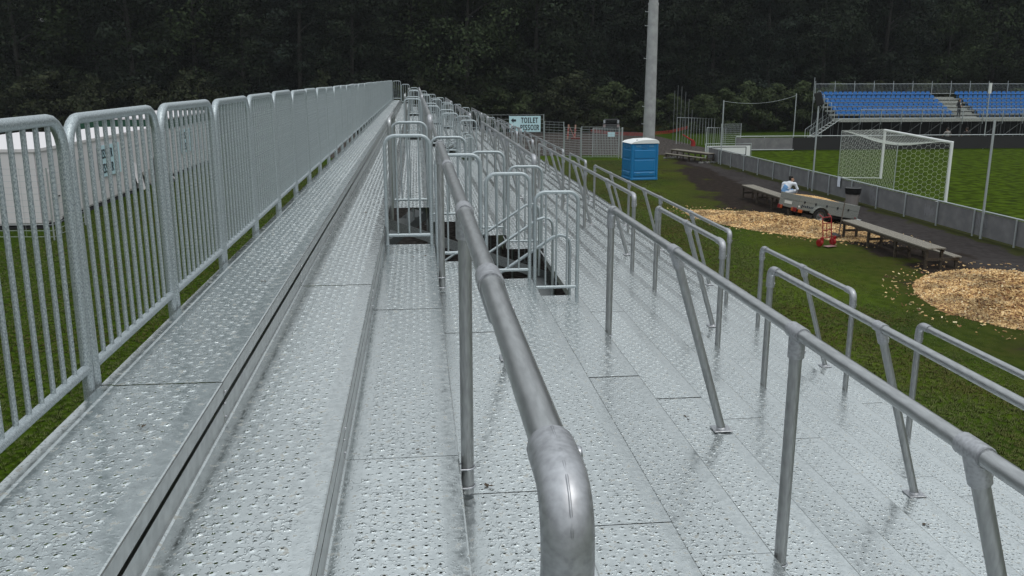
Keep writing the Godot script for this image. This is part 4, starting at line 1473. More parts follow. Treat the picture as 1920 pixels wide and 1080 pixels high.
	ft.cbox(Vector3(0.5, 0.1, 0.1), Vector3(1.1, 0.2, 0.3), 0.03)
	part("foot", ft, mat(Color(0.35, 0.14, 0.11), 0.8), tr)
	make_toilet()

func tube_gate(label: String, p: Vector3, q: Vector3, h: float, bars: int) -> Node3D:
	var o := thing("bar_gate", label, "gate", p, atan2(-(q.z - p.z), q.x - p.x), "galvanised bar gates")
	var w := Vector2(q.x - p.x, q.z - p.z).length()
	var b := B.new()
	b.tube([Vector3(0, 0.08, 0), Vector3(0, h, 0), Vector3(w, h, 0), Vector3(w, 0.08, 0), Vector3(0, 0.08, 0)], 0.038, 8, false)
	part("frame", b, M.galv, o)
	var bb := B.new()
	bb.tube([Vector3(0, 0.1, 0), Vector3(0, h, 0)], 0.015, 5, false)
	var bm := bb.mesh(M.galv)
	for i in bars: inst("bar", bm, o, Vector3(w * (i + 1) / (bars + 1), 0, 0))
	return o

func make_toilet() -> void:
	var o := thing("portable_toilet", "blue plastic portable toilet with white roof standing on the lawn", "portable toilet", Vector3(12.78, 0, -50.3), 0.10)
	var w := 1.58
	var d := 1.58
	var h := 2.02
	var b := B.new()
	b.cbox(Vector3(0, h / 2 + 0.06, 0), Vector3(w, h, d), 0.07)
	part("body", b, M.plastic_blue, o)
	var sk := B.new()
	sk.cbox(Vector3(0, 0.07, 0), Vector3(w + 0.06, 0.14, d + 0.06), 0.03)
	part("skid_base", sk, M.plastic_blue, o)
	# corner posts
	for sx in [-1, 1]:
		for sz in [-1, 1]:
			var q := B.new()
			q.cbox(Vector3(sx * (w / 2 - 0.06), h / 2 + 0.06, sz * (d / 2 - 0.06)), Vector3(0.17, h - 0.02, 0.17), 0.05)
			part("corner_post", q, M.plastic_blue, o)
	# raised panels, ledge, louvres on the two faces in view
	for face in 2:
		var m := Basis.IDENTITY if face == 0 else Basis(Vector3.UP, -PI / 2)
		var fz := d / 2
		var up := B.new()
		up.cbox(m * Vector3(0, 1.48, fz), Vector3(w - 0.34, 0.46, 0.05) if face == 0 else Vector3(0.05, 0.46, w - 0.34), 0.02)
		part("upper_panel", up, M.plastic_blue, o)
		var lo := B.new()
		lo.cbox(m * Vector3(0, 0.85, fz), Vector3(w - 0.34, 0.62, 0.05) if face == 0 else Vector3(0.05, 0.62, w - 0.34), 0.02)
		part("middle_panel", lo, M.plastic_blue, o)
		var lg := B.new()
		lg.cbox(m * Vector3(0, 0.36, fz), Vector3(w - 0.3, 0.24, 0.09) if face == 0 else Vector3(0.09, 0.24, w - 0.3), 0.03)
		part("lower_ledge", lg, M.plastic_blue, o)
		for k in 5:
			var lv := B.new()
			lv.cbox(m * Vector3(0, 1.80 + 0.045 * k, fz + 0.005), Vector3(0.34, 0.026, 0.04) if face == 0 else Vector3(0.04, 0.026, 0.34), 0.006)
			part("louvre", lv, M.plastic_blue, o)
		for x in [-0.38, 0.38]:
			for k in 5:
				var vt := B.new()
				vt.box(m * Vector3(x - 0.12 + 0.06 * k, 1.93, fz + 0.004), Vector3(0.035, 0.11, 0.02) if face == 0 else Vector3(0.02, 0.11, 0.035))
				part("vent_slot", vt, M.plastic_blue_pale, o)
			var pl := B.new()
			pl.box(m * Vector3(x, 0.42, fz + 0.05), Vector3(0.2, 0.05, 0.012) if face == 0 else Vector3(0.012, 0.05, 0.2))
			part("label_plate", pl, M.plastic_blue_pale, o)
	var rf := B.new()
	rf.slab([Vector2(-w / 2 - 0.05, 0), Vector2(w / 2 + 0.05, 0), Vector2(w / 2 + 0.02, 0.13), Vector2(w / 2 - 0.12, 0.22), Vector2(-0.15, 0.19), Vector2(-w / 2 + 0.12, 0.10)], -d / 2 - 0.05, d / 2 + 0.05, Transform3D(Basis.IDENTITY, Vector3(0, h + 0.06, 0)))
	part("roof", rf, M.white_paint, o)
	var vp := B.new()
	vp.tube([Vector3(-0.36, h + 0.15, 0.45), Vector3(-0.36, h + 0.26, 0.45)], 0.045, 10)
	part("vent_pipe", vp, mat(Color(0.6, 0.6, 0.6), 0.6), o)

# ---------------------------------------------------------------- white cabins behind the guard fence
func make_cabins() -> void:
	var specs := [[-46.8, -35.5, 3.0, "long white sanitary cabin nearest behind the guard fence"], [-66.0, -53.8, 2.85, "far white cabin with dark green top band behind the guard fence"]]
	for s in 2:
		var z0: float = specs[s][0]
		var z1: float = specs[s][1]
		var h: float = specs[s][2]
		var o := thing("site_cabin", specs[s][3], "cabin", Vector3(-14.4, 0, z1), 0.0, "white cabins beside the terrace")
		var b := B.new()
		b.box(Vector3(-2.6, h / 2 + 0.08, (z0 - z1) / 2), Vector3(5.1, h - 0.16, z1 - z0 - 0.1))
		part("wall", b, M.cabin, o)
		var n := int((z1 - z0) / 1.4)
		for i in n:
			var pb := B.new()
			pb.box(Vector3(-0.02, h / 2 + 0.1, -(i + 0.5) * (z1 - z0) / n), Vector3(0.06, h - 0.3, (z1 - z0) / n - 0.03))
			part("wall_panel", pb, M.cabin, o)
		for i in 3:
			var pb := B.new()
			pb.box(Vector3(-0.9 - 1.7 * i, h / 2 + 0.1, -0.02), Vector3(1.66, h - 0.3, 0.06))
			part("end_panel", pb, M.cabin, o)
		var f := B.new()
		f.box(Vector3(-2.6, 0.05, (z0 - z1) / 2), Vector3(5.2, 0.1, z1 - z0))
		part("base_frame", f, M.board_black, o)
		var t := B.new()
		if s == 1:
			t.box(Vector3(-2.6, h + 0.26, (z0 - z1) / 2), Vector3(5.3, 0.52, z1 - z0 + 0.1))
			part("green_fascia", t, M.green_trim, o)
			var t2 := B.new()
			t2.box(Vector3(-2.6, h + 0.56, (z0 - z1) / 2), Vector3(5.4, 0.08, z1 - z0 + 0.2))
			part("roof_edge", t2, M.cabin, o)
		else:
			t.box(Vector3(-2.6, h + 0.02, (z0 - z1) / 2), Vector3(5.3, 0.12, z1 - z0 + 0.1))
			part("roof_edge", t, M.cabin, o)
		# door outline and handle
		var dz := -1.2 if s == 0 else -9.5
		var db := B.new()
		db.box(Vector3(0.03, 1.15, dz), Vector3(0.05, 2.0, 0.9))
		var dr := part("door", db, M.cabin, o)
		var hb := B.new()
		hb.box(Vector3(0.07, 1.1, dz - 0.35), Vector3(0.05, 0.05, 0.12))
		part("handle", hb, M.black, dr)
	# signs on the cabins
	for s in 2:
		var sg := thing("cabin_sign", ["pale blue PISSOIR sign with arrows on the nearest white cabin", "pale blue PISSOIR sign on the far white cabin with green band"][s], "sign", Vector3(-14.34, [1.98, 1.9][s], [-43.4, -57.9][s]), PI / 2, "pale blue signs on the cabins")
		var b := B.new()
		b.box(Vector3.ZERO, Vector3(3.0, 1.42, 0.02))
		part("board", b, M.sign_blue, sg)
		lettering("PISSOIR", 0.42, 1.75, sg, Vector3(-0.45, 0.32, 0.016), M.dark_text)
		lettering("PISSOIR", 0.42, 1.75, sg, Vector3(-0.45, -0.34, 0.016), M.dark_text)
		var ab := B.new()
		arrow(ab, Vector3(0.95, 0.32, 0.012), 0.5, -1.0)
		arrow(ab, Vector3(0.95, -0.34, 0.012), 0.5, -1.0)
		part("arrows", ab, M.dark_text, sg)
	# pale boards leaning between the cabins
	var lean := [[Vector3(-14.6, 0.85, -48.2), 0.35, -0.5], [Vector3(-14.9, 0.9, -50.4), 0.5, 0.4], [Vector3(-14.3, 0.6, -52.0), 0.65, -0.2]]
	for i in 3:
		var b := B.new()
		b.cbox(Vector3.ZERO, Vector3(0.06, 1.9, 1.6), 0.01)
		var o := part("leaning_board", b, [M.cabin, M.concrete, M.cabin][i], self, lean[i][0])
		o.rotation = Vector3(lean[i][2], 0.2 * i, lean[i][1])
		tag(o, ["white board leaning beside the nearest cabin", "grey board leaning in the gap between both cabins", "white board leaning against the far cabin"][i], "board", "boards leaning between the cabins")
	var wt := B.new()
	wt.box(Vector3(-16.4, 1.5, -50.2), Vector3(3.2, 3.0, 5.6))
	tag(part("storage_tent", wt, M.cabin, self), "plain white box tent standing back between the two cabins", "tent")
	mesh_panel("wire fence panel in front of the nearest white cabin", Vector3(-13.2, 0, -36.4), Vector3(-13.1, 0, -33.0), 2.6, 12, 3)
	mesh_panel("wire fence panel left of the nearest white cabin end", Vector3(-13.1, 0, -33.0), Vector3(-17.0, 0, -33.4), 2.6, 12, 3)

# ---------------------------------------------------------------- benches, wood chips, trailer and tools by the path
func plank_bench(label: String, at: Vector3, turn: float, length: float, side: int, blocks := false) -> void:
	# runs along +z from its origin; lower tier on the given side
	var o := thing("tiered_bench", label, "bench", at, turn, "weathered two-tier benches")
	for i in 4:
		var b := B.new()
		b.cbox(Vector3(-0.225 + 0.15 * i, 0.64, length / 2), Vector3(0.138, 0.045, length), 0.006)
		part("top_plank", b, M.wood_grey, o)
	for i in 2:
		var b := B.new()
		b.cbox(Vector3(side * (0.62 + 0.15 * i), 0.37, length / 2), Vector3(0.138, 0.045, length), 0.006)
		part("seat_plank", b, M.wood_grey, o)
	for sx in [-0.26, 0.26]:
		var b := B.new()
		b.box(Vector3(sx, 0.575, length / 2), Vector3(0.05, 0.08, length - 0.1))
		part("bearer", b, M.wood_dark, o)
	var n := 4
	for i in n:
		var z := 0.12 + (length - 0.24) * i / (n - 1)
		for q in [[-0.24, 0.61], [0.24, 0.61], [side * 0.74, 0.34]]:
			var b := B.new()
			b.box(Vector3(q[0], q[1] / 2, z), Vector3(0.07, q[1], 0.08))
			part("leg", b, M.wood_dark, o)
			if blocks and (i == 0 or i == n - 1):
				var cb := B.new()
				cb.cbox(Vector3(q[0], 0.05, z), Vector3(0.3, 0.12, 0.26), 0.02)
				part("foot_block", cb, M.concrete, o)
		var cr := B.new()
		cr.box(Vector3(side * 0.25, 0.30, z + 0.06), Vector3(1.1, 0.08, 0.035))
		part("cross_piece", cr, M.wood_dark, o)

func mound(label: String, at: Vector3, a: float, c: float, turn: float, h: float, sd: int, chips: int) -> void:
	var o := thing("wood_chip_pile", label, "wood chips", at, turn, "heaps of wood chips by the path")
	var fn := FastNoiseLite.new()
	fn.seed = sd
	fn.frequency = 0.35
	fn.fractal_octaves = 4
	var hf := func(x: float, z: float) -> float:
		var d := sqrt(x * x / (a * a) + z * z / (c * c))
		d += fn.get_noise_2d(x * 1.3, z * 1.3) * 0.22
		return maxf(h * (1.0 - smoothstep(0.0, 1.0, d)) * (1.0 + 0.5 * fn.get_noise_2d(x * 3.0 + 50, z * 3.0)), -0.02) if d < 1.0 else -0.02
	var b := B.new()
	var n := 48
	for i in n:
		for j in n:
			var q := []
			for k in [[0, 0], [1, 0], [1, 1], [0, 1]]:
				var x: float = lerpf(-a * 1.15, a * 1.15, float(i + k[0]) / n)
				var z: float = lerpf(-c * 1.15, c * 1.15, float(j + k[1]) / n)
				q.append(Vector3(x, hf.call(x, z), z))
			if q[0].y < -0.01 and q[1].y < -0.01 and q[2].y < -0.01 and q[3].y < -0.01: continue
			var nn: Vector3 = (q[3] - q[0]).cross(q[1] - q[0]).normalized()
			b.quad(q[0], q[1], q[2], q[3], nn)
	part("mound", b, M.chip_bed, o)
	var cb := B.new()
	cb.box(Vector3.ZERO, Vector3(0.07, 0.011, 0.032))
	var mm := MultiMesh.new()
	mm.transform_format = MultiMesh.TRANSFORM_3D
	mm.use_colors = true
	mm.mesh = cb.mesh(M.chip)
	mm.instance_count = chips
	for i in chips:
		var r := sqrt(rng.randf()) * (1.04 if i % 25 else 1.4)
		var t := rng.randf() * TAU
		var x := cos(t) * r * a
		var z := sin(t) * r * c
		var y: float = maxf(hf.call(x, z), 0.0)
		var s := rng.randf_range(0.35, 1.5)
		var bs := Basis.from_euler(Vector3(rng.randfn() * 0.5, rng.randf() * TAU, rng.randfn() * 0.5)).scaled(Vector3(s, s, s * rng.randf_range(0.5, 1.3)))
		mm.set_instance_transform(i, Transform3D(bs, Vector3(x, y + 0.012, z)))
		var f := rng.randf()
		var col := Color(0.50, 0.30, 0.12).lerp(Color(0.78, 0.56, 0.28), f)
		if rng.randf() < 0.22: col = Color(0.22, 0.11, 0.05)
		if rng.randf() < 0.06: col = Color(0.80, 0.66, 0.42)
		col = col.darkened(clampf(0.15 + 0.8 * fn.get_noise_2d(x * 2.0 + 9, z * 2.0), 0.0, 0.5))
		mm.set_instance_color(i, col)
	var mi := MultiMeshInstance3D.new()
	mi.name = "chips"
	mi.multimesh = mm
	mi.set_meta("kind", "stuff")
	o.add_child(mi)

func make_trackside() -> void:
	plank_bench("weathered two-tier bench nearest the camera beside the path", Vector3(15.65, 0, -30.5), 0.0, 5.6, 1)
	plank_bench("weathered two-tier bench behind the loaded trailer", Vector3(15.9, 0, -41.4), 0.0, 5.6, 1)
	plank_bench("far two-tier bench on pale block feet near the gates", Vector3(18.6, 0, -63.4), 0.34, 4.4, -1, true)
	mound("long heap of tan wood chips under the grey trailer", Vector3(14.3, 0, -33.6), 4.5, 1.9, -1.05, 0.34, 4, 20000)
	mound("rounded heap of tan wood chips at the right below the bench", Vector3(15.9, 0, -21.3), 3.5, 2.5, 1.1, 0.42, 9, 19000)
	make_trailer()
	# red hand truck
	var h := thing("hand_truck", "red two-wheeled hand truck standing before the wood chips", "hand truck", Vector3(14.05, 0.02, -28.8), 0.35)
	for x in [-0.2, 0.2]:
		var b := B.new()
		b.tube(bend([Vector3(x, 0.12, 0), Vector3(x, 1.02, -0.12), Vector3(x, 1.08, -0.28)], 0.08), 0.017, 8)
		part("side_tube", b, M.red_paint, h)
		var w := B.new()
		w.lathe([[0.0, 0.045], [0.1, 0.045], [0.13, 0.03], [0.135, 0.0], [0.13, -0.03], [0.1, -0.045], [0.0, -0.045]], 16, Vector3(x * 1.55, 0.135, -0.06), Basis(Vector3(0, 0, 1), PI / 2))
		part("wheel", w, M.red_paint, h)
		var g := B.new()
		g.cbox(Vector3(x * 1.5, 0.25, 0.02), Vector3(0.13, 0.2, 0.03), 0.01)
		part("wheel_guard", g, M.red_paint, h)
	for y in [0.3, 0.56, 0.8, 1.0]:
		var b := B.new()
		b.tube([Vector3(-0.2, y, -0.02 - y * 0.11), Vector3(0.2, y, -0.02 - y * 0.11)], 0.014, 8)
		part("cross_bar", b, M.red_paint, h)
	var mb := B.new()
	mb.tube([Vector3(0, 0.3, -0.05), Vector3(0, 0.8, -0.11)], 0.012, 8)
	part("middle_bar", mb, M.red_paint, h)
	var tp := B.new()
	tp.cbox(Vector3(0, 0.03, 0.12), Vector3(0.42, 0.012, 0.24), 0.003)
	part("toe_plate", tp, mat(Color(0.55, 0.40, 0.40), 0.5, 0.2), h)
	# waste bin with bag
	var bn := thing("waste_bin", "grey waste bin with black bag against the pitch barrier", "waste bin", Vector3(19.75, 0, -38.4), 0.3)
	var bb := B.new()
	bb.lathe([[0.0, 0.02], [0.25, 0.02], [0.27, 0.05], [0.33, 0.74], [0.33, 0.76]], 8, Vector3.ZERO)
	part("body", bb, M.bin, bn)
	var bg := B.new()
	bg.lathe([[0.335, 0.55], [0.35, 0.6], [0.36, 0.78], [0.37, 0.82], [0.33, 0.84], [0.28, 0.80], [0.0, 0.76]], 14, Vector3.ZERO)
	part("bag", bg, M.bag, bn)
	# shovel leaning on the bench
	var sh := thing("shovel", "dark shovel leaning against the end of the nearest bench", "shovel", Vector3(15.1, 0.05, -30.3), 0.3)
	var hd := B.new()
	hd.tube([Vector3(0, 0.05, 0.1), Vector3(0.75, 1.25, -0.5)], 0.02, 8)
	part("handle", hd, M.wood_dark, sh)
	var bl := B.new()
	bl.slab([Vector2(-0.12, 0), Vector2(0.12, 0), Vector2(0.14, 0.2), Vector2(0.1, 0.34), Vector2(-0.1, 0.34), Vector2(-0.14, 0.2)], -0.01, 0.01, Transform3D(Basis(Vector3(1, 0, 0), -1.35), Vector3(0, 0.06, 0.12)))
	part("blade", bl, M.black, sh)
	# sports bag behind the trailer
	var sb := thing("sports_bag", "red, dark and white sports bag on the bench behind the trailer", "bag", Vector3(16.5, 0.39, -36.5), 0.2)
	var q := B.new()
	q.cbox(Vector3(0, 0.14, 0), Vector3(0.5, 0.16, 0.3), 0.05)
	part("top", q, M.black, sb)
	var q2 := B.new()
	q2.cbox(Vector3(0, 0.05, 0), Vector3(0.52, 0.1, 0.32), 0.02)
	part("white_side", q2, M.white_paint, sb)
	var q3 := B.new()
	q3.cbox(Vector3(-0.27, 0.16, 0), Vector3(0.14, 0.24, 0.26), 0.04)
	part("red_end", q3, M.red_paint, sb)

func make_trailer() -> void:
	var o := thing("box_trailer", "grey steel box trailer heaped with wood chips, tipped nose down", "trailer", Vector3(15.7, 0.06, -34.0), 0.20)
	o.rotation = Vector3(0, 0.18, -0.19)
	var y0 := 0.40
	var wd := 1.32
	var l0 := -1.1
	var l1 := 1.75
	var ln := l1 - l0
	var cx := (l0 + l1) / 2
	for sz in [-1.0, 1.0]:
		var b := B.new()
		b.cbox(Vector3(cx, y0 + 0.16, sz * wd / 2), Vector3(ln, 0.30, 0.03), 0.006)
		part("side_board", b, M.trailer, o)
		var b2 := B.new()
		b2.cbox(Vector3(cx, y0 + 0.44, sz * wd / 2), Vector3(ln, 0.24, 0.03), 0.006)
		part("upper_side_board", b2, M.trailer, o)
		for i in 5:
			var lk := B.new()
			lk.cbox(Vector3(l0 + 0.25 + 0.52 * i, y0 + 0.32, sz * (wd / 2 + 0.025)), Vector3(0.06, 0.09, 0.03), 0.006)
			part("latch", lk, M.black, o)
		# wheel, tyre and rim
		var wh := B.new()
		var wz: float = sz * (wd / 2 + 0.10)
		var m := Basis(Vector3(1, 0, 0), PI / 2)
		wh.lathe([[0.18, 0.075], [0.25, 0.08], [0.285, 0.06], [0.295, 0.0], [0.285, -0.06], [0.25, -0.08], [0.18, -0.075], [0.18, 0.075]], 28, Vector3(-0.12, 0.295, wz), m)
		var w := part("tyre", wh, M.rubber, o)
		var rm := B.new()
		rm.lathe([[0.18, 0.065], [0.16, 0.05], [0.12, 0.02], [0.06, 0.035], [0.045, 0.06], [0.0, 0.065]], 24, Vector3(-0.12, 0.295, wz), m)
		rm.lathe([[0.18, -0.065], [0.16, -0.05], [0.12, -0.02], [0.06, -0.035], [0.045, -0.06], [0.0, -0.065]], 24, Vector3(-0.12, 0.295, wz), m)
		part("rim", rm, M.rim, w)
		var mg := B.new()
		var arcp := []
		for i in 11:
			var a := PI * (0.06 + 0.88 * i / 10.0)
			arcp.append(Vector2(-0.12 + cos(a) * 0.40, 0.30 + sin(a) * 0.35))
		for i in 10:
			var t: Vector2 = arcp[i + 1] - arcp[i]
			var mid: Vector2 = (arcp[i] + arcp[i + 1]) / 2
			mg.box(Vector3(mid.x, mid.y, wz), Vector3(t.length() + 0.015, 0.02, 0.22), Basis(Vector3(0, 0, 1), t.angle()))
		part("mudguard", mg, M.trailer, o)
	for x in [l0, l1]:
		var b := B.new()
		b.cbox(Vector3(x, y0 + 0.16, 0), Vector3(0.03, 0.30, wd - 0.03), 0.006)
		part("end_board", b, M.trailer, o)
		var b2 := B.new()
		b2.cbox(Vector3(x, y0 + 0.44, 0), Vector3(0.03, 0.24, wd - 0.03), 0.006)
		part("upper_end_board", b2, M.trailer, o)
	var fl := B.new()
	fl.box(Vector3(cx, y0 + 0.01, 0), Vector3(ln, 0.03, wd))
	part("floor", fl, M.wood_dark, o)
	var ax := B.new()
	ax.tube([Vector3(-0.12, 0.295, -wd / 2), Vector3(-0.12, 0.295, wd / 2)], 0.035, 8)
	part("axle", ax, M.black, o)
	var ch := B.new()
	ch.box(Vector3(cx, y0 - 0.04, 0.45), Vector3(ln, 0.07, 0.05))
	ch.box(Vector3(cx, y0 - 0.04, -0.45), Vector3(ln, 0.07, 0.05))
	part("chassis", ch, M.black, o)
	var db := B.new()
	db.tube([Vector3(l1 - 0.1, y0 - 0.02, 0.4), Vector3(l1 + 0.9, y0 - 0.02, 0), Vector3(l1 - 0.1, y0 - 0.02, -0.4)], 0.035, 8)
	db.tube([Vector3(l1 + 0.8, y0 - 0.02, 0), Vector3(l1 + 1.25, y0 - 0.02, 0)], 0.035, 8)
	part("drawbar", db, M.galv, o)
	# rear lamp bar with plate
	for sz in [-1.0, 1.0]:
		var lb := B.new()
		lb.cbox(Vector3(l0 - 0.04, y0 - 0.02, sz * 0.48), Vector3(0.05, 0.16, 0.3), 0.01)
		var lp := part("rear_lamp", lb, M.red_lens, o)
		var ob := B.new()
		ob.cbox(Vector3(l0 - 0.055, y0 - 0.02, sz * 0.38), Vector3(0.04, 0.13, 0.12), 0.01)
		part("indicator", ob, M.orange_lens, lp)
	var so := B.new()
	so.cbox(Vector3(l0 + 0.12, y0 - 0.05, wd / 2 + 0.02), Vector3(0.2, 0.12, 0.03), 0.01)
	part("corner_lamp", so, M.orange_lens, o)
	var pl := B.new()
	pl.box(Vector3(l0 - 0.03, y0 + 0.2, 0), Vector3(0.012, 0.12, 0.5))
	part("number_plate", pl, M.plate_white, o)
	var mk := B.new()
	for i in 7:
		mk.box(Vector3(l0 + 0.16 + 0.085 * i, y0 + 0.15 + [0.0, 0.01, 0.0, 0.012, 0.0, 0.0, 0.01][i], wd / 2 + 0.018), Vector3(0.05, [0.14, 0.07, 0.07, 0.09, 0.07, 0.07, 0.07][i], 0.006))
	part("side_lettering", mk, M.dark_text, o)
	var wl := B.new()
	wl.cbox(Vector3(l0 + 0.02, y0 + 0.12, wd / 2 + 0.03), Vector3(0.06, 0.06, 0.03), 0.01)
	part("white_marker", wl, M.white_paint, o)
	var rr := B.new()
	rr.cbox(Vector3(l1 - 0.12, y0 + 0.06, wd / 2 + 0.02), Vector3(0.08, 0.04, 0.012), 0.004)
	part("reflector", rr, M.red_lens, o)
	# load of chips
	var ld := thing("trailer_load", "wood chips heaped inside the grey trailer", "wood chips", Vector3(15.7, 0.06, -34.0))
	ld.rotation = o.rotation
	var b := B.new()
	for i in 16:
		for j in 8:
			var q := []
			for k in [[0, 0], [1, 0], [1, 1], [0, 1]]:
				var u: float = (i + k[0]) / 16.0
				var v: float = (j + k[1]) / 8.0
				q.append(Vector3(lerpf(l0 + 0.03, l1 - 0.03, u), y0 + 0.50 + 0.10 * sin(PI * v) * sin(PI * clampf(u * 1.2, 0, 1)), lerpf(-wd / 2 + 0.03, wd / 2 - 0.03, v)))
			b.quad(q[0], q[1], q[2], q[3], (q[3] - q[0]).cross(q[1] - q[0]).normalized())
	part("heap", b, M.chip_bed, ld)
	var cb := B.new()
	cb.box(Vector3.ZERO, Vector3(0.07, 0.011, 0.032))
	var mm := MultiMesh.new()
	mm.transform_format = MultiMesh.TRANSFORM_3D
	mm.use_colors = true
	mm.mesh = cb.mesh(M.chip)
	mm.instance_count = 1500
	for i in 1500:
		var u := rng.randf()
		var v := rng.randf()
		var p := Vector3(lerpf(l0 + 0.06, l1 - 0.06, u), y0 + 0.51 + 0.10 * sin(PI * v) * sin(PI * clampf(u * 1.2, 0, 1)), lerpf(-wd / 2 + 0.06, wd / 2 - 0.06, v))
		mm.set_instance_transform(i, Transform3D(Basis.from_euler(Vector3(rng.randfn() * 0.4, rng.randf() * TAU, rng.randfn() * 0.4)), p))
		mm.set_instance_color(i, Color(0.50, 0.30, 0.12).lerp(Color(0.78, 0.56, 0.28), rng.randf()))
	var mi := MultiMeshInstance3D.new()
	mi.name = "chips"
	mi.multimesh = mm
	mi.set_meta("kind", "stuff")
	ld.add_child(mi)

# ---------------------------------------------------------------- people
# bones: [from, to, radius from, radius to, colour]; meshed as one smooth surface
func figure(bones: Array, cell: float, k := 0.035) -> B:
	var lo := Vector3.ONE * 99
	var hi := Vector3.ONE * -99
	for b in bones:
		var r: float = maxf(b[2], b[3]) + 3 * cell
		lo = lo.min((b[0] as Vector3).min(b[1]) - Vector3.ONE * r)
		hi = hi.max((b[0] as Vector3).max(b[1]) + Vector3.ONE * r)
	var nx := int((hi.x - lo.x) / cell) + 2
	var ny := int((hi.y - lo.y) / cell) + 2
	var nz := int((hi.z - lo.z) / cell) + 2
	var f := PackedFloat32Array(); f.resize(nx * ny * nz); f.fill(1.0)
	var near := PackedFloat32Array(); near.resize(nx * ny * nz); near.fill(9.0)
	var who := PackedInt32Array(); who.resize(nx * ny * nz)
	for bi in bones.size():
		var bn: Array = bones[bi]
		var a: Vector3 = bn[0]
		var d: Vector3 = bn[1] - a
		var dd := maxf(d.length_squared(), 1e-6)
		var r: float = maxf(bn[2], bn[3]) + k + 2 * cell
		var p0 := ((a.min(bn[1]) - Vector3.ONE * r - lo) / cell).clamp(Vector3.ZERO, Vector3(nx - 1, ny - 1, nz - 1))
		var p1 := ((a.max(bn[1]) + Vector3.ONE * r - lo) / cell).clamp(Vector3.ZERO, Vector3(nx - 1, ny - 1, nz - 1))
		for ix in range(int(p0.x), int(p1.x) + 1):
			for iy in range(int(p0.y), int(p1.y) + 1):
				for iz in range(int(p0.z), int(p1.z) + 1):
					var p := lo + Vector3(ix, iy, iz) * cell
					var t := clampf((p - a).dot(d) / dd, 0.0, 1.0)
					var ds := p.distance_to(a + d * t) - lerpf(bn[2], bn[3], t)
					var id := (ix * ny + iy) * nz + iz
					if ds < near[id]:
						near[id] = ds; who[id] = bi
					var o := f[id]
					var hh := maxf(k - absf(o - ds), 0.0) / k
					f[id] = minf(o, ds) - hh * hh * k * 0.25
	var out := B.new()
	out.coloured = true
	var vert := {}
	var nrm := {}
	var off := [0, 1, nz, nz + 1, ny * nz, ny * nz + 1, ny * nz + nz, ny * nz + nz + 1]
	var cor := [Vector3(0, 0, 0), Vector3(0, 0, 1), Vector3(0, 1, 0), Vector3(0, 1, 1), Vector3(1, 0, 0), Vector3(1, 0, 1), Vector3(1, 1, 0), Vector3(1, 1, 1)]
	var edges := [[0, 1], [2, 3], [4, 5], [6, 7], [0, 2], [1, 3], [4, 6], [5, 7], [0, 4], [1, 5], [2, 6], [3, 7]]
	for ix in nx - 1:
		for iy in ny - 1:
			for iz in nz - 1:
				var id := (ix * ny + iy) * nz + iz
				var first := f[id] < 0.0
				var cross := false
				for q in 8:
					if (f[id + off[q]] < 0.0) != first:
						cross = true
						break
				if not cross: continue
				var s := Vector3.ZERO
				var c := 0
				for e in edges:
					var fa := f[id + off[e[0]]]
					var fb := f[id + off[e[1]]]
					if (fa < 0.0) != (fb < 0.0):
						s += (cor[e[0]] as Vector3).lerp(cor[e[1]], fa / (fa - fb))
						c += 1
				var g := Vector3.ZERO
				for q in 8:
					g += ((cor[q] as Vector3) * 2.0 - Vector3.ONE) * f[id + off[q]]
				vert[id] = lo + (Vector3(ix, iy, iz) + s / c) * cell
				nrm[id] = g.normalized()
	for id in vert:
		var here := f[id] < 0.0
		for q in [[1, nz, ny * nz], [nz, ny * nz, 1], [ny * nz, 1, nz]]:
			if (f[id + q[0]] < 0.0) == here: continue
			var i1: int = id - q[1]
			var i2: int = id - q[1] - q[2]
			var i3: int = id - q[2]
			if not (vert.has(i1) and vert.has(i2) and vert.has(i3)): continue
			out.tint = bones[who[id if here else id + q[0]]][4]
			out.squad(vert[id], vert[i1], vert[i2], vert[i3], nrm[id], nrm[i1], nrm[i2], nrm[i3])
	return out

func hand(b: B, p: Vector3, dir: Vector3, palm: Vector3, skin: Color) -> void:
	b.tint = skin
	var side := dir.cross(palm).normalized()
	b.ball(p + dir * 0.045, Vector3(0.04, 0.045, 0.04))
	for i in 4:
		var s := (i - 1.5) * 0.021
		var l: float = [0.062, 0.075, 0.07, 0.055][i]
		var q := p + dir * 0.075 + side * s
		b.tube([q, q + dir * l * 0.55 + palm * 0.012, q + dir * l * 0.85 + palm * 0.035], [0.0095, 0.009, 0.0075], 6)
	var th := p + dir * 0.03 + side * 0.036
	b.tube([th, th + (dir + side).normalized() * 0.03, th + (dir + side * 0.4).normalized() * 0.058 + palm * 0.01], [0.011, 0.0105, 0.008], 6)

func head_bones(neck: Vector3, look: Vector3, skin: Color) -> Array:
	var up := Vector3.UP
	var c := neck + up * 0.16 + look * 0.035
	var side := look.cross(up).normalized()
	return [
		[neck - up * 0.03, c - up * 0.06, 0.055, 0.055, skin],
		[c + up * 0.03 - look * 0.02, c - up * 0.05 + look * 0.02, 0.088, 0.066, skin],
		[c - up * 0.01 + look * 0.085, c - up * 0.035 + look * 0.1, 0.014, 0.017, skin],
		[c + side * 0.085, c + side * 0.09 - up * 0.03, 0.018, 0.014, skin],
		[c - side * 0.085, c - side * 0.09 - up * 0.03, 0.018, 0.014, skin]]

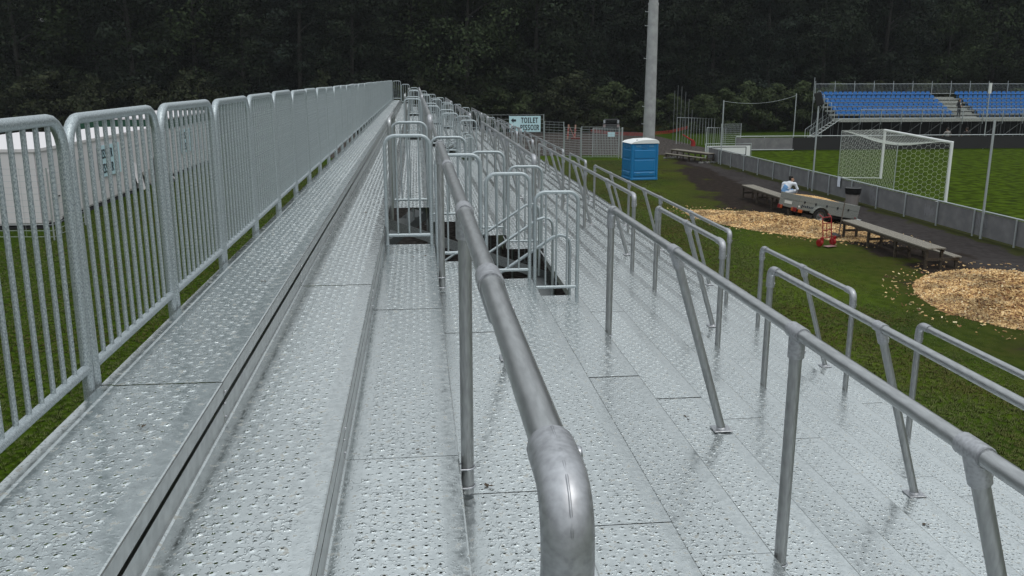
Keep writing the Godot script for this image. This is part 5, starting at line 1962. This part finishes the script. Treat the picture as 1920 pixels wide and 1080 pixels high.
func face_and_hair(parent: Node3D, neck: Vector3, look: Vector3, m: Material) -> void:
	var c := neck + Vector3.UP * 0.16 + look * 0.035
	var side := look.cross(Vector3.UP).normalized()
	var hb := B.new()
	hb.ball(c + Vector3.UP * 0.055 - look * 0.035, Vector3(0.1, 0.085, 0.105), 14, 9)
	hb.ball(c - look * 0.05 - Vector3.UP * 0.02, Vector3(0.085, 0.09, 0.08), 12, 8)
	part("hair", hb, m, parent)
	var eb := B.new()
	for s in [-1, 1]:
		eb.ball(c + side * 0.033 * s + look * 0.078, Vector3(0.011, 0.008, 0.011), 8, 5)
		eb.ball(c + side * 0.033 * s + look * 0.082 + Vector3.UP * 0.022, Vector3(0.02, 0.005, 0.012), 8, 4)
	part("eyes", eb, M.black, parent)
	var mb := B.new()
	mb.ball(c + look * 0.078 - Vector3.UP * 0.065, Vector3(0.024, 0.007, 0.012), 8, 4)
	part("mouth", mb, mat(Color(0.5, 0.26, 0.23), 0.6), parent)

func make_people() -> void:
	var skin := Color(0.45, 0.26, 0.18)
	# 1: sits on the low tier of the bench behind the trailer, leaning over
	var white := Color(0.62, 0.66, 0.72)
	var blue := Color(0.14, 0.30, 0.55)
	var navy := Color(0.03, 0.04, 0.07)
	var p := thing("person", "person in white and blue jacket bent over on the bench behind trailer", "person", Vector3(16.0, 0.36, -37.2), 0.3)
	var nk := Vector3(0.2, 0.90, 0.10)
	var look := Vector3(0.8, -0.25, 0.55).normalized()
	var bones := [
		[Vector3(0, 0.50, 0), Vector3(0.06, 0.68, 0.04), 0.15, 0.15, blue],
		[Vector3(0.06, 0.66, 0.04), Vector3(0.15, 0.82, 0.08), 0.15, 0.14, white],
		[Vector3(0.02, 0.84, -0.10), Vector3(0.28, 0.84, 0.26), 0.075, 0.075, white],
		[Vector3(-0.02, 0.82, -0.12), Vector3(-0.05, 0.60, -0.12), 0.062, 0.05, white],
		[Vector3(-0.05, 0.60, -0.12), Vector3(0.2, 0.55, -0.05), 0.05, 0.038, white],
		[Vector3(0.30, 0.83, 0.28), Vector3(0.38, 0.62, 0.34), 0.062, 0.05, white],
		[Vector3(0.38, 0.62, 0.34), Vector3(0.46, 0.46, 0.20), 0.05, 0.036, white],
		[Vector3(0, 0.48, -0.09), Vector3(0.44, 0.50, -0.06), 0.095, 0.07, blue],
		[Vector3(0.44, 0.50, -0.06), Vector3(0.46, 0.08, -0.06), 0.065, 0.045, navy],
		[Vector3(0, 0.48, 0.09), Vector3(0.44, 0.50, 0.14), 0.095, 0.07, white],
		[Vector3(0.44, 0.50, 0.14), Vector3(0.46, 0.08, 0.14), 0.065, 0.045, navy],
		[Vector3(0.44, 0.05, -0.06), Vector3(0.64, 0.04, -0.06), 0.05, 0.04, Color(0.05, 0.05, 0.05)],
		[Vector3(0.44, 0.05, 0.14), Vector3(0.64, 0.04, 0.14), 0.05, 0.04, Color(0.05, 0.05, 0.05)]]
	bones.append_array(head_bones(nk, look, skin))
	var b := figure(bones, 0.018)
	hand(b, Vector3(0.2, 0.55, -0.05), Vector3(1, -0.1, 0.1).normalized(), Vector3.DOWN, skin)
	hand(b, Vector3(0.46, 0.46, 0.20), Vector3(0.3, -0.9, -0.3).normalized(), Vector3(-1, 0, 0), skin)
	part("body", b, M.person, p)
	face_and_hair(p, nk, look, M.hair)
	# 2: stands in the aisle of the blue stand in a dark coat, hands together before the chest
	var dark := Color(0.018, 0.018, 0.02)
	standing("person in dark suit standing in the aisle of blue stand", Vector3(50.75, 2.02, -79.75), 0.1, dark, dark, Color(0.03, 0.02, 0.015), true)
	# 3, 4: backs towards us at the far barrier
	standing("person in grey shirt leaning on the far barrier, seen from behind", Vector3(43.9, -0.1, -70.2), PI, Color(0.20, 0.19, 0.18), dark, Color(0.02, 0.016, 0.012), false)
	standing("person in black shirt leaning on the far barrier, seen from behind", Vector3(45.6, -0.1, -70.2), PI, Color(0.02, 0.018, 0.018), dark, Color(0.03, 0.02, 0.015), false)

func standing(label: String, at: Vector3, turn: float, top: Color, legs: Color, hairc: Color, folded: bool) -> void:
	var skin := Color(0.42, 0.25, 0.17)
	var p := thing("person", label, "person", at, turn)
	var nk := Vector3(0, 1.50, 0.0)
	var look := Vector3(0, -0.1, 1).normalized()
	var bones := [
		[Vector3(0, 0.95, 0), Vector3(0, 1.15, 0), 0.15, 0.14, top],
		[Vector3(0, 1.15, 0), Vector3(0, 1.36, 0), 0.14, 0.155, top],
		[Vector3(-0.17, 1.42, 0), Vector3(0.17, 1.42, 0), 0.07, 0.07, top],
		[Vector3(-0.09, 0.92, 0), Vector3(-0.11, 0.50, 0.01), 0.10, 0.07, legs],
		[Vector3(-0.11, 0.50, 0.01), Vector3(-0.12, 0.09, -0.02), 0.068, 0.045, legs],
		[Vector3(0.09, 0.92, 0), Vector3(0.11, 0.50, 0.01), 0.10, 0.07, legs],
		[Vector3(0.11, 0.50, 0.01), Vector3(0.12, 0.09, -0.02), 0.068, 0.045, legs],
		[Vector3(-0.12, 0.05, -0.02), Vector3(-0.14, 0.035, 0.16), 0.048, 0.035, Color(0.02, 0.02, 0.02)],
		[Vector3(0.12, 0.05, -0.02), Vector3(0.14, 0.035, 0.16), 0.048, 0.035, Color(0.02, 0.02, 0.02)]]
	var el := []
	for s in [-1.0, 1.0]:
		var sh := Vector3(0.2 * s, 1.40, 0)
		var e: Vector3
		var w: Vector3
		if folded:
			e = Vector3(0.30 * s, 1.13, 0.02); w = Vector3(0.08 * s, 1.10, 0.24)
		else:
			e = Vector3(0.34 * s, 1.18, 0.04); w = Vector3(0.36 * s, 0.98, 0.18)
		bones.append([sh, e, 0.062, 0.05, top])
		bones.append([e, w, 0.048, 0.036, top if folded else skin])
		el.append([w, (w - e).normalized(), s])
	bones.append_array(head_bones(nk, look, skin))
	var b := figure(bones, 0.02)
	for q in el: hand(b, q[0], q[1], Vector3(-q[2], 0, 0) if not folded else Vector3(0, -0.2, 1).normalized(), skin)
	part("body", b, M.person, p)
	face_and_hair(p, nk, look, mat(Color(hairc.r, hairc.g, hairc.b).linear_to_srgb(), 0.7))
	if folded:
		var sb := B.new()
		sb.slab([Vector2(-0.05, 1.42), Vector2(0.05, 1.42), Vector2(0.0, 1.16)], 0.13, 0.16)
		part("shirt_front", sb, M.white_paint, p)

# ---------------------------------------------------------------- dead leaves on the wet treads
func make_litter() -> void:
	var spots := [
		[0, -1.05, -3.2, "back walkway, the nearest to the camera"],
		[0, -1.0, -5.6, "back walkway, the farther of two"],
		[1, -0.6, -9.8, "second tread beside the first stair opening"],
		[2, -0.08, -8.2, "third tread before the first guard frame, left"],
		[2, 0.03, -8.25, "third tread before the first guard frame, right"],
		[2, -0.03, -3.75, "third tread next to the clamped rail post"],
		[3, 0.28, -3.75, "fourth tread just right of the clamped post"],
		[4, 0.86, -7.2, "fifth tread before the lowest guard frame"],
		[4, 0.7, -5.1, "fifth tread right of the middle rail"],
		[5, 1.32, -3.35, "sixth tread right of the elbow fitting"],
		[6, 1.9, -5.9, "seventh tread beside the first brace foot"],
		[9, 3.4, -5.2, "tenth tread beside the second brace foot"],
		[9, 3.3, -7.4, "tenth tread far behind the second brace foot"]]
	for s in spots:
		var b := B.new()
		leaf(b, Vector3.ZERO, Vector3(rng.randf_range(-0.2, 0.2), 1, rng.randf_range(-0.2, 0.2)).normalized(), rng.randf_range(0.022, 0.042))
		leaf(b, Vector3(0.02, 0.003, 0.015), Vector3(rng.randf_range(-0.4, 0.4), 1, rng.randf_range(-0.4, 0.4)).normalized(), rng.randf_range(0.02, 0.04))
		var o := part("dead_leaf", b, M.leaf_brown, self, Vector3(s[1], ty(s[0]) + 0.006, s[2]))
		tag(o, "scrap of dead brown leaf on the " + s[3], "leaf", "dead leaves on the treads")
